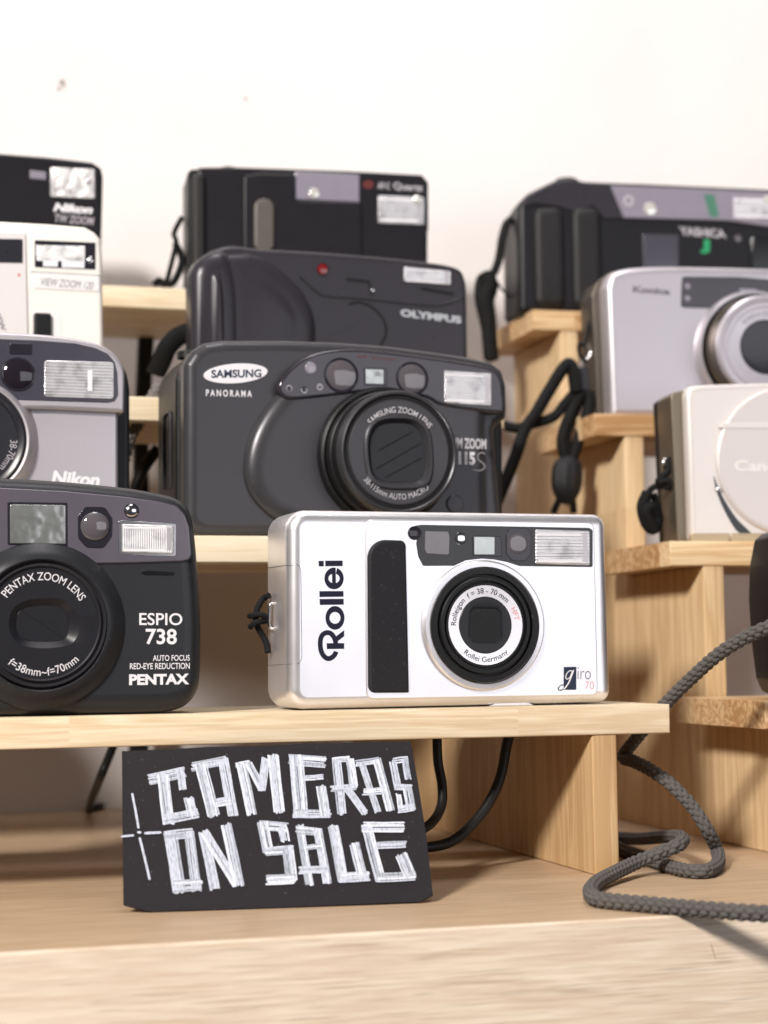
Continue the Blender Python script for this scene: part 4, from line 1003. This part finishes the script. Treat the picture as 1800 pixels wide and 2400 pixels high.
# ---------------------------------------------------------------- silver zoom camera, right stand third shelf
def cam_rightsilver():
    F = place('R', 2, 8, 1600, 10.0); Z = zoomer(F, 1080, 400, 2.304)
    rt = root('compact_camera', F, 'pale silver camera with protruding round zoom lens on the right stand, third shelf', 'camera', GR)
    top = [(770, 640), (790, 575), (840, 545), (950, 528), (1200, 524), (1659, 536), (2000, 560)]
    P = poly(Z, top, 4); ub = Z(795, 1290, 4)[0]
    ol = [(ub, .3)] + cr(P, 4, False) + [(P[-1][0], .3)]
    bd = slab('body', M['silver3'], rt, rp(ol, 2.2, 5), 0, 12, 3.4, 0, 7)
    b2 = poly(Z, [(690, 680), (720, 610), (790, 562), (950, 540), (1659, 545), (1960, 575)], 16); b2 = [(Z(720, 1290, 16)[0], .3)] + b2 + [(b2[-1][0], .3)]
    bs = slab('back_shell', M['tan2'], rt, rp(b2, 3.5, 6), 10, 26, .8, 6, 6)
    wp = slab('window_panel', M['violet_sheen2'], rt, rp(poly(Z, [(1192, 572), (1500, 574), (1800, 600), (1800, 700), (1400, 745), (1188, 738)]), 1.6, 5), -.5, 1.5, .4)
    slab('viewfinder_glass', M['lilac'], wp, rp(poly(Z, [(1500, 636), (1600, 640), (1590, 700), (1530, 690)], -.5), .5, 4), -.62, .4, .1)
    for y in (625, 690): dome(rt, Z, 1225, y, 16, -.5, 'lilac', 'indicator_lamp', None, .3)
    bm = bmesh.new(); words(bm, 'Konica', Z(930, 622), Z(1132, 636), Z(928, 658), -.06, .05); ink('lettering', bm, M['greyink'], bd)
    k = 1 / 2.304 / FPX * F.o.y; r = lambda p: p * k
    pr = -17; c = Z(1655, 950, pr)
    lathe('lens_collar', M['silver3'], rt, c[0], c[1], [(r(345), 0), (r(340), -3), (r(325), -5), (r(318), -5), (r(316), 0)], 96)
    lb = lathe('lens_barrel', M['tan2'], rt, c[0], c[1], [(r(302), 0), (r(300), -7), (r(292), -8), (r(290), -9), (r(288), pr + 3), (r(286), pr + 2)], 96)
    lf = lathe('front_ring', M['silver3'], lb, c[0], c[1], [(r(286), pr + 3), (r(284), pr + 1), (r(272), pr), (r(250), pr - .2), (r(246), pr + .5), (r(236), pr + .5), (r(232), pr - .1), (r(218), pr), (r(214), pr + .6), (r(150), pr + 1.2), (r(148), pr + 2.2)], 96)
    lathe('lens_face', M['gloss2'], lb, c[0], c[1], [(r(150), pr + 1.6), (r(146), pr + 1.2), (r(110), pr + 1.8), (0, pr + 1.4)], 64)
    bm = bmesh.new(); arc_words(bm, 'KONICA ZOOM LENS', c[0], c[1], r(172), r(32), pr + .8, 0, span=90); ink('lettering', bm, M['greyink'], lb)
    q = lambda x, y, w: F.p3(1080 + x / 2.304, 400 + y / 2.304, w)
    lg = tube('strap_lug', M['cord'], rt, [q(700, 770, 20), q(672, 930, 14), q(640, 935, 14), q(640, 985, 14), q(680, 1040, 14)], .9, 8)
    tube('strap_eyelet', M['chrome'], rt, [q(650, 930, 15), q(690, 940, 16), q(700, 990, 16), q(680, 1020, 15)], .7, 8)
    tube('wrist_strap', M['cord'], rt, [q(640, 1195, 14), q(630, 1260, 14), q(600, 1330, 14), q(570, 1420, 13), q(570, 1500, 13)], 2.68, 10)
    st = slab('strap_clip', M['clam2'], rt, rp([q2[::2] for q2 in (q(622, 1060, 12), q(692, 1060, 12), q(694, 1190, 12), q(630, 1190, 12))], 1.2, 4), 11, 4, .8, .8)
    tube('wrist_strap', M['cord'], rt, [q(620, 1190, 10), q(600, 1060, 9), q(560, 1060, 9), q(470, 1200, 9), q(400, 1320, 9), q(345, 1400, 9), q(300, 1530, 8), q(240, 1680, 6), q(180, 1820, 6)], 2.81, 10, flat=1.2)
    tube('wrist_strap', M['cord'], rt, [q(625, 1185, 13), q(560, 1260, 13), q(500, 1330, 13), q(380, 1370, 12), q(300, 1390, 12), q(210, 1370, 12), q(120, 1355, 12)], 2.44, 10)
    tube('wrist_strap', M['cord'], rt, [q(650, 1195, 12), q(600, 1290, 12), q(560, 1390, 12), q(545, 1470, 12), q(565, 1560, 12)], 2.68, 10, flat=1.2)
    tube('wrist_strap', M['cord'], rt, [q(685, 1190, 13), q(690, 1280, 13), q(655, 1400, 13), q(620, 1500, 13), q(595, 1580, 13)], 2.93, 10, flat=1.2)
    bm = bmesh.new()
    pts = [q(580, 1545, 12), q(578, 1590, 12), q(574, 1660, 12), q(570, 1730, 12), q(565, 1800, 12)]; rad_ = [3.6, 6.6, 7.4, 6.6, 3.4]
    P2 = cr(pts, 6, False); rr = [x[0] for x in cr([(a,) for a in rad_], 6, False)]
    it = iter(range(10 ** 6)); L = np.r_[0, np.cumsum([np.linalg.norm(np.subtract(P2[i + 1], P2[i])) for i in range(len(P2) - 1)])]
    sweep(bm, P2, lambda s, p: float(np.interp(s, L, rr)) * (1 + .05 * math.sin(9 * p)), 24, flat=.8)
    finish('cord_toggle', bm, M['rubber'], rt)
    tube('wrist_strap', M['cord'], rt, [q(550, 1740, 12), q(520, 1800, 12), q(500, 1850, 12)], 1.71, 8, flat=1.2)
    tube('wrist_strap', M['cord'], rt, [q(585, 1740, 12), q(605, 1790, 12), q(610, 1850, 12)], 1.71, 8, flat=1.2)
    return rt
M['tan2'] = plastic('warm_grey_metal', (.14, .12, .10), .36, .8, 0, .05, 2500, .05)

# ---------------------------------------------------------------- champagne camera with round sliding cover, right stand
def cam_champagne():
    F = place('R', 1, 10, 1700, 9.0); Z = zoomer(F, 1350, 850, 2.602)
    rt = root('compact_camera', F, 'cream metal camera with large round sliding cover and knotted cord, right stand', 'camera', GR)
    P = poly(Z, [(655, 210), (668, 165), (720, 143), (900, 134), (1171, 128), (1700, 126)], 3)
    bt = Z(690, 1080, 3)
    ol = [(Z(684, 1075, 3)[0], .3)] + cr(P, 4, False) + [(P[-1][0], .3)]
    bd = slab('body', M['champagne'], rt, rp(ol, 2.4, 5), 0, 8, 2.6, 0, 6)
    b2 = poly(Z, [(505, 240), (520, 215), (640, 190), (1171, 160), (1680, 150)], 22); b2 = [(Z(545, 1080, 22)[0], .3)] + b2 + [(b2[-1][0], .3)]
    bs = slab('middle_shell', M['tan'], rt, rp(b2, 2, 5), 5, 20, .6, .6, 4)
    b3 = [(u - .2, v) for u, v in inset(rp(b2, 2, 5) if area(b2) > 0 else rp(b2, 2, 5)[::-1], .4)]
    slab('back_shell', M['black'], rt, b3, 24.5, 9, .6, 3, 5)
    k = 1 / 2.602 / FPX * F.o.y; r = lambda p: p * k
    c = Z(1340, 610, -1)
    # thin round cover: its lower left rim leaves a dark crescent
    # the clip arc: dark gap under the rim
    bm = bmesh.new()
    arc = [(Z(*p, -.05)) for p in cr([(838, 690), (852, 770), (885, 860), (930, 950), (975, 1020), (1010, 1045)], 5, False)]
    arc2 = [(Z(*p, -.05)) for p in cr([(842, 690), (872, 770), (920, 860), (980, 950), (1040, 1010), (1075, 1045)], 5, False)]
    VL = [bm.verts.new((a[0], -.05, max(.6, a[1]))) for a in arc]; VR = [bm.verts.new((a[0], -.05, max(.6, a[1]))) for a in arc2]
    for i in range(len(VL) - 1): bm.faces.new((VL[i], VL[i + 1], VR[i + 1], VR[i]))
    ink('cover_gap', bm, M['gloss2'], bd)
    cc = Z(1290, 600, -1); Rc = r(456)
    cov = [(u, max(.9, v)) for u, v in ell(cc[0], cc[1], Rc, Rc, 120)]
    sc = slab('sliding_cover', M['champagne2'], rt, cov, -1.6, 2.2, .9, 0, 7, asp=2.2)
    slab('cover_brow', M['champagne'], rt, rp(poly(Z, [(872, 392), (900, 368), (1690, 362), (1690, 400), (880, 402)], -1), .8, 4), -1.8, 2, .2)
    dome(rt, Z, 872, 772, 14, -1.6, 'chrome', 'rivet', None, .4)
    bm = bmesh.new(); words(bm, 'Canon', Z(968, 592, -2), Z(1290, 600, -2), Z(968, 660, -2), -1.7, .03); ink('lettering', bm, M['champlet'], sc)
    # base strip
    for x0, x1 in ((690, 925), (932, 1600)):
        a, b = Z(x0, 1042, 2), Z(x1, 1042, 2)
        slab('base_strip', M['tan3'], bd, rp([(a[0], .15), (b[0], .15), (b[0], a[1]), (a[0], a[1])], .6, 4), -.6, 4, .5)
    # lug, loop and knot on the left end
    q = lambda x, y, w: F.p3(1350 + x / 2.602, 850 + y / 2.602, w)
    us = min(u for u, _ in b2)
    tube('strap_lug', M['chrome'], rt, [q(545, 650, 12), q(530, 620, 11), q(545, 590, 11), q(570, 600, 12), q(572, 640, 13)], .8, 8)
    lp = tube('strap_loop', M['cord'], rt, [q(575, 580, 10), q(560, 660, 10), q(530, 690, 10), q(500, 730, 11), q(560, 720, 9), q(580, 760, 10), q(520, 750, 12), q(460, 770, 14), q(420, 850, 16), q(440, 950, 16), q(490, 1000, 18), q(500, 900, 18), q(470, 800, 17)], 1.5, 8)
    tube('cord_knot', M['cord'], lp, [q(440, 790, 15), q(405, 880, 16), q(430, 980, 17), q(470, 1010, 18), q(490, 940, 18), q(450, 880, 15), q(430, 920, 15), q(480, 1020, 17)], 2.6, 10, flat=1.2)
    return rt
M['champagne2'] = plastic('pale_champagne', (.68, .63, .62), .40, .25, 0, .05, 3000, .02)
M['champlet'] = plastic('embossed_letters', (.80, .75, .72), .3, .2, 0, 0, 1, 0)
M['tan3'] = plastic('brass_strip', (.50, .40, .27), .36, .5, 0, .05, 2500, .05)

# ---------------------------------------------------------------- black camera just entering on the right
def cam_rightedge():
    F = place('R', 0, 2, 1800, 9.0)
    rt = root('compact_camera', F, 'black camera at the right edge on the lowest shelf, only its rounded end showing', 'camera', GR)
    q = lambda x, y, w=4: F.px(x, y, w)
    ol = [q(x + 44, y) for x, y in ((1782, 1255), (1800, 1240), (1850, 1234), (2300, 1240), (2300, 1640), (1830, 1640), (1800, 1632), (1786, 1590), (1774, 1500), (1768, 1400), (1770, 1320))]
    ol = settle(rp(ol, 3, 5), 8)
    bd = slab('body', M['black'], rt, ol, 0, 34, 4, 5, 6)
    u, v = q(1846, 1400, 0)
    slab('front_plate', M['black2'], rt, rp([(u + 1, 6), (u + 50, 6), (u + 50, 50), (u + 1, 50)], 3, 5), -1, 2, .8)
    seam(bd, [(ol[0][0] + 1.0, .6, q(1824, 1320)[1]), (u + 30, -.0, q(1800, 1318, 0)[1])], .2, 'clam')
    return rt

GR = 'compact film cameras set out on the stands'
for f in (cam_silver, cam_navy, cam_graphite, cam_greysilver, cam_cream, cam_topleft, cam_topmiddle, cam_clamshell, cam_topright, cam_rightsilver, cam_champagne, cam_rightedge):
    BUILT = globals().setdefault('BUILT', {}); BUILT[f.__name__] = f()
def copy_tree(o, parent=None):
    c = o.copy(); COL.objects.link(c); c.parent = parent
    for ch in list(o.children): copy_tree(ch, c)
    return c
# two unseen copies added past the left edge to shade the wall that shows under the front shelf
for nm, lab in (('cam_greysilver', 'added unseen grey-silver camera, a light blocker left of its cropped twin on the second shelf'), ('cam_cream', 'added unseen cream camera, a light blocker left of its cropped twin on the third shelf')):
    c = copy_tree(BUILT[nm]); c['label'] = lab; c.location = c.location - FL.X * .128

# ---------------------------------------------------------------- the sale card, leaning back under the front shelf
def sale_card():
    b1 = on_z(345, 2138, ZT + .3); b2 = on_z(985, 2116, ZT + .3)
    X = (b2 - b1).normalized(); back = Vector((-X.y, X.x, 0)); lean = math.atan2(36, 47)
    V = (Vector((0, 0, 1)) * math.cos(lean) + back * math.sin(lean)).normalized(); N = X.cross(V)   # N points backwards
    if N.y < 0: N = -N
    def pz(px, py):
        q = on_plane(px, py, b1, N) - b1; return (q.dot(X), q.dot(V))
    o = bpy.data.objects.new('sale_card', None); link(o)
    Mx = Matrix((X, N, V)).transposed().to_4x4(); Mx.translation = (b1.x / 1000, b1.y / 1000, b1.z / 1000 + CZ); o.matrix_world = Mx
    tag(o, 'black card hand-lettered in white marker, leaning back under the front shelf', 'sign')
    Z = lambda x, y: pz(200 + x / 1.929, 1640 + y / 1.929)
    ol = [Z(165, 232), Z(400, 222), Z(560, 212), Z(800, 208), Z(1000, 196), Z(1150, 194), Z(1300, 190), Z(1470, 188), Z(1500, 350), Z(1540, 600), Z(1572, 882), Z(1515, 913), Z(900, 938), Z(285, 957), Z(215, 938), Z(172, 925), Z(168, 600)]
    slab('card_sheet', M['card'], o, ol, 0, .6, .12, 0, 2)
    # paper prop behind
    z0 = pz(650, 2120)
    A = lambda x, y: (x, y)
    bm = bmesh.new()
    y0 = .7; L = 52.0; d = 30
    for x in (20, 60):
        pass
    a = (20, y0, L); b = (60, y0, L)
    # foot of the prop reaches the counter behind the card
    zc = L * math.cos(lean); yb = (zc) * math.tan(R(12)); Yd = L * math.sin(lean) + yb
    ft = lambda x: (x, Yd * math.cos(lean) - .0, Yd * math.sin(lean))
    f1, f2 = ft(18), ft(62)
    bm.faces.new([bm.verts.new(p) for p in (a, b, f2, f1)])
    bmesh.ops.solidify(bm, geom=bm.faces[:], thickness=.4)
    finish('card_prop', bm, M['card'], o, flat=True)
    s = abs(Z(100, 0)[0] - Z(0, 0)[0]) / 100
    lay = [0]
    bms = [bmesh.new() for _ in range(3)]
    def bar(x0, y0, x1, y1, wd):
        a, b = Vector((x0, y0)), Vector((x1, y1)); t = (b - a).normalized(); n = Vector((-t.y, t.x))
        # overall pass, a little thin, then marker streaks over it
        k = max(2, int(round(wd / 8.5)))
        for i in range(k):
            off = (i + .5) / k - .5 + rnd.uniform(-.04, .04)
            e0 = rnd.uniform(-5, 4); e1 = rnd.uniform(-5, 4)
            bow = rnd.uniform(-2, 2)
            p0 = a + n * (off * wd) + t * e0; p1 = b + n * (off * wd) + t * (-e1); pm = (p0 + p1) / 2 + n * bow
            lay[0] += 1
            pts = [Z(*p0), Z(*((p0 + pm) / 2 + n * rnd.uniform(-.8, .8))), Z(*pm), Z(*((pm + p1) / 2 + n * rnd.uniform(-.8, .8))), Z(*p1)]
            stroke(bms[rnd.choice((0, 0, 1, 2))], pts, wd / k * rnd.uniform(.88, 1.25) * s, -.03 - lay[0] * .0016, 4)
        return
    T_ = [  # C A M E R A S
        (290, 362, 445, 328, 50), (428, 318, 440, 402, 34), (352, 340, 378, 560, 52), (358, 542, 508, 512, 46), (468, 445, 484, 525, 48),
        (485, 305, 632, 276, 44), (522, 298, 580, 525, 56), (622, 268, 668, 522, 46), (590, 468, 655, 456, 40),
        (682, 300, 742, 288, 30), (705, 290, 752, 515, 46), (738, 290, 800, 408, 36), (798, 408, 815, 268, 36), (848, 254, 876, 508, 50),
        (925, 272, 1080, 282, 52), (952, 256, 976, 525, 66), (995, 356, 1072, 350, 26), (945, 516, 1105, 516, 42), (1064, 395, 1084, 525, 46),
        (1118, 276, 1192, 268, 28), (1135, 275, 1160, 518, 40), (1196, 272, 1214, 392, 38), (1116, 404, 1222, 396, 28), (1182, 402, 1264, 514, 34),
        (1224, 290, 1322, 276, 34), (1248, 285, 1322, 505, 32), (1318, 270, 1380, 502, 38), (1258, 418, 1352, 410, 34),
        (1394, 278, 1452, 270, 28), (1444, 272, 1458, 358, 30), (1390, 282, 1412, 388, 34), (1398, 396, 1472, 400, 30), (1455, 400, 1474, 500, 42), (1418, 498, 1484, 488, 36), (1415, 430, 1424, 492, 24),
        # O N
        (382, 600, 424, 872, 58), (360, 618, 484, 604, 42), (468, 600, 502, 862, 46), (404, 846, 522, 838, 52),
        (532, 600, 584, 856, 44), (540, 604, 684, 838, 38), (636, 568, 694, 842, 50),
        # S A L E
        (788, 570, 908, 580, 48), (888, 578, 902, 640, 42), (800, 560, 826, 692, 48), (818, 692, 935, 680, 38), (914, 668, 934, 822, 50), (822, 818, 942, 812, 46),
        (970, 574, 1014, 838, 38), (958, 590, 1062, 602, 40), (1050, 592, 1094, 832, 42), (968, 776, 1094, 770, 36), (1000, 672, 1062, 664, 26),
        (1120, 574, 1166, 822, 50), (1154, 808, 1278, 800, 46), (1216, 655, 1250, 790, 46),
        (1270, 568, 1334, 816, 46), (1256, 580, 1436, 580, 50), (1318, 662, 1446, 656, 32), (1318, 808, 1488, 800, 42), (1428, 705, 1468, 800, 58)]
    for b in T_: bar(*b)
    for x0, y0, x1, y1, wd in ((212, 430, 240, 582, 10), (246, 630, 290, 814, 10), (166, 622, 215, 617, 11), (272, 607, 338, 604, 13), (240, 603, 247, 604, 13)):
        lay[0] += 1; stroke(bms[0], [Z(x0, y0), Z((x0 + x1) / 2 + 1, (y0 + y1) / 2), Z(x1, y1)], wd * s, -.03 - lay[0] * .0016, 4)
    for b, m in zip(bms, ('marker', 'marker2', 'marker3')): ink('marker_lettering', b, M[m], o)
def marker(name, c, lo):
    k = NT(name); b = k.b; tc = k.n('ShaderNodeTexCoord'); mp = k.n('ShaderNodeMapping'); mp.inputs['Scale'].default_value = (2200, 1, 420); k.l(tc.outputs['Object'], mp.inputs[0])
    n = k.n('ShaderNodeTexNoise', i_Scale=1.0, i_Detail=4.0); k.l(mp.outputs[0], n.inputs['Vector'])
    r = k.n('ShaderNodeValToRGB'); r.color_ramp.elements[0].position = .30; r.color_ramp.elements[0].color = tuple(x * lo for x in c) + (1,); r.color_ramp.elements[1].position = .52; r.color_ramp.elements[1].color = c + (1,)
    k.l(n.outputs['Fac'], r.inputs[0]); k.l(r.outputs[0], b.inputs['Base Color']); b.inputs['Roughness'].default_value = .6
    return k.m
M['marker'] = marker('white_marker', (.50, .53, .62), .5); M['marker2'] = marker('white_marker_thin', (.36, .39, .46), .45); M['marker3'] = marker('white_marker_heavy', (.62, .65, .74), .6)
sale_card()

# ---------------------------------------------------------------- cords and cables
M['rope2'] = plastic('light_grey_braid', (.17, .155, .145), .85, 0, 0, .8, 5200, .2)
def floor_pts(L, lift): return [tuple(on_z(x, y, ZT + lift)) for x, y in L]
def at(px, py, depth):
    d = ray(px, py); return tuple(d * (depth / d.y))
def thing_tube(name, m, pts, r, label, cat, group=None, braided=False, **kw):
    o0 = Vector(pts[0]); o0 = Vector((o0.x, o0.y, ZT))
    P = [tuple(Vector(p) - o0) for p in pts]
    o = braid(name, M[m], None, P, r, **kw) if braided else tube(name, M[m], None, P, r, 12, **kw)
    o.location = (o0.x / 1000, o0.y / 1000, o0.z / 1000 + CZ)
    return tag(o, label, cat, group)
rr = 2.5
lift = lambda px, py, h: tuple(on_z(px, py, ZT + h))
pts = [at(1910, 1440, 628), at(1800, 1470, 634), at(1700, 1522, 644), at(1620, 1590, 658), at(1548, 1662, 672), at(1502, 1718, 684), at(1474, 1752, 696), at(1462, 1768, 703), at(1464, 1778, 700)]
pts += [at(1484, 1784, 690), at(1524, 1804, 680), at(1572, 1838, 672), at(1620, 1888, 668), at(1656, 1942, 664), lift(1680, 1992, rr + 3), lift(1682, 2024, rr), lift(1652, 2042, rr), lift(1596, 2038, rr), lift(1535, 2020, rr), lift(1476, 1999, rr), lift(1438, 1982, rr)]
pts += [lift(1428, 1970, rr), lift(1450, 1964, rr), lift(1500, 1966, rr + 2), lift(1560, 1961, rr + 5), lift(1596, 1962, rr + 8), lift(1594, 1978, rr + 8), lift(1548, 1998, 3 * rr + .5), lift(1490, 2022, 2 * rr), lift(1440, 2046, rr + 1), lift(1400, 2068, rr), lift(1384, 2088, rr), lift(1396, 2106, rr), lift(1450, 2114, rr), lift(1530, 2121, rr), lift(1620, 2129, rr), lift(1720, 2137, rr), lift(1820, 2143, rr), lift(1950, 2150, rr)]
thing_tube('braided_cord', 'rope', pts, rr, 'thick dark grey braided cord looping over the counter beside the front shelf', 'cord', None, True)
thing_tube('black_cable', 'cable', [at(1024, 1700, 660), at(1026, 1780, 660), at(1036, 1840, 658), at(1034, 1890, 655), at(1010, 1930, 648), at(960, 1960, 640)], 1.75, 'black cable hanging close behind the right edge of the sale card', 'cable', 'black cables under the front shelf')
thing_tube('black_cable', 'cable', [at(1200, 1700, 668), at(1188, 1745, 668), at(1170, 1830, 666), at(1130, 1905, 662), at(1070, 1965, 656), at(1010, 1985, 650), at(900, 1990, 642)], 1.9, 'black cable curving down under the front shelf in front of the wooden side panel', 'cable', 'black cables under the front shelf')
thing_tube('black_cable', 'cable', [at(282, 1700, 800), at(262, 1757, 800), at(232, 1830, 800)] + floor_pts([(209, 1893), (225, 1893), (260, 1882), (330, 1878), (420, 1880)], 2.0), 1.9, 'black cable bent on the counter behind the left edge of the sale card', 'cable', 'black cables under the front shelf')
thing_tube('braided_cord', 'rope2', [at(372, 905, 790), at(352, 940, 785), at(330, 985, 780), at(306, 1025, 776), at(290, 1080, 776)], 2.6, 'short grey braided cord between the grey-silver and graphite cameras', 'cord', None, True)
thing_tube('black_cable', 'cable', [at(372, 1050, 800), at(345, 1085, 800), at(322, 1130, 800), at(310, 1180, 800)], 2.6, 'short black cord hanging below the second shelf beside the grey-silver camera', 'cable', 'black cables under the front shelf')

def post():
    # slim black steel upright standing between the stand and the wall
    b = on_plane(338, 1000, stand_point('L', 0, 925, 0), FL.Y)
    F = Fr((b.x, b.y, ZT), A_L)
    rt = root('steel_upright', F, 'slim black upright between the stepped stand and the white wall', 'upright')
    v = lambda x, y: F.px(x, y, 0)
    ol = [v(304, 1300), v(349, 1300), v(349, 1050), v(361, 790), v(364, 700), v(331, 700), v(328, 790), v(318, 1000)]
    ol[0] = (ol[0][0], .1); ol[1] = (ol[1][0], .1)
    slab('post', M['matt'], rt, ol, 0, 8, .5)
post()
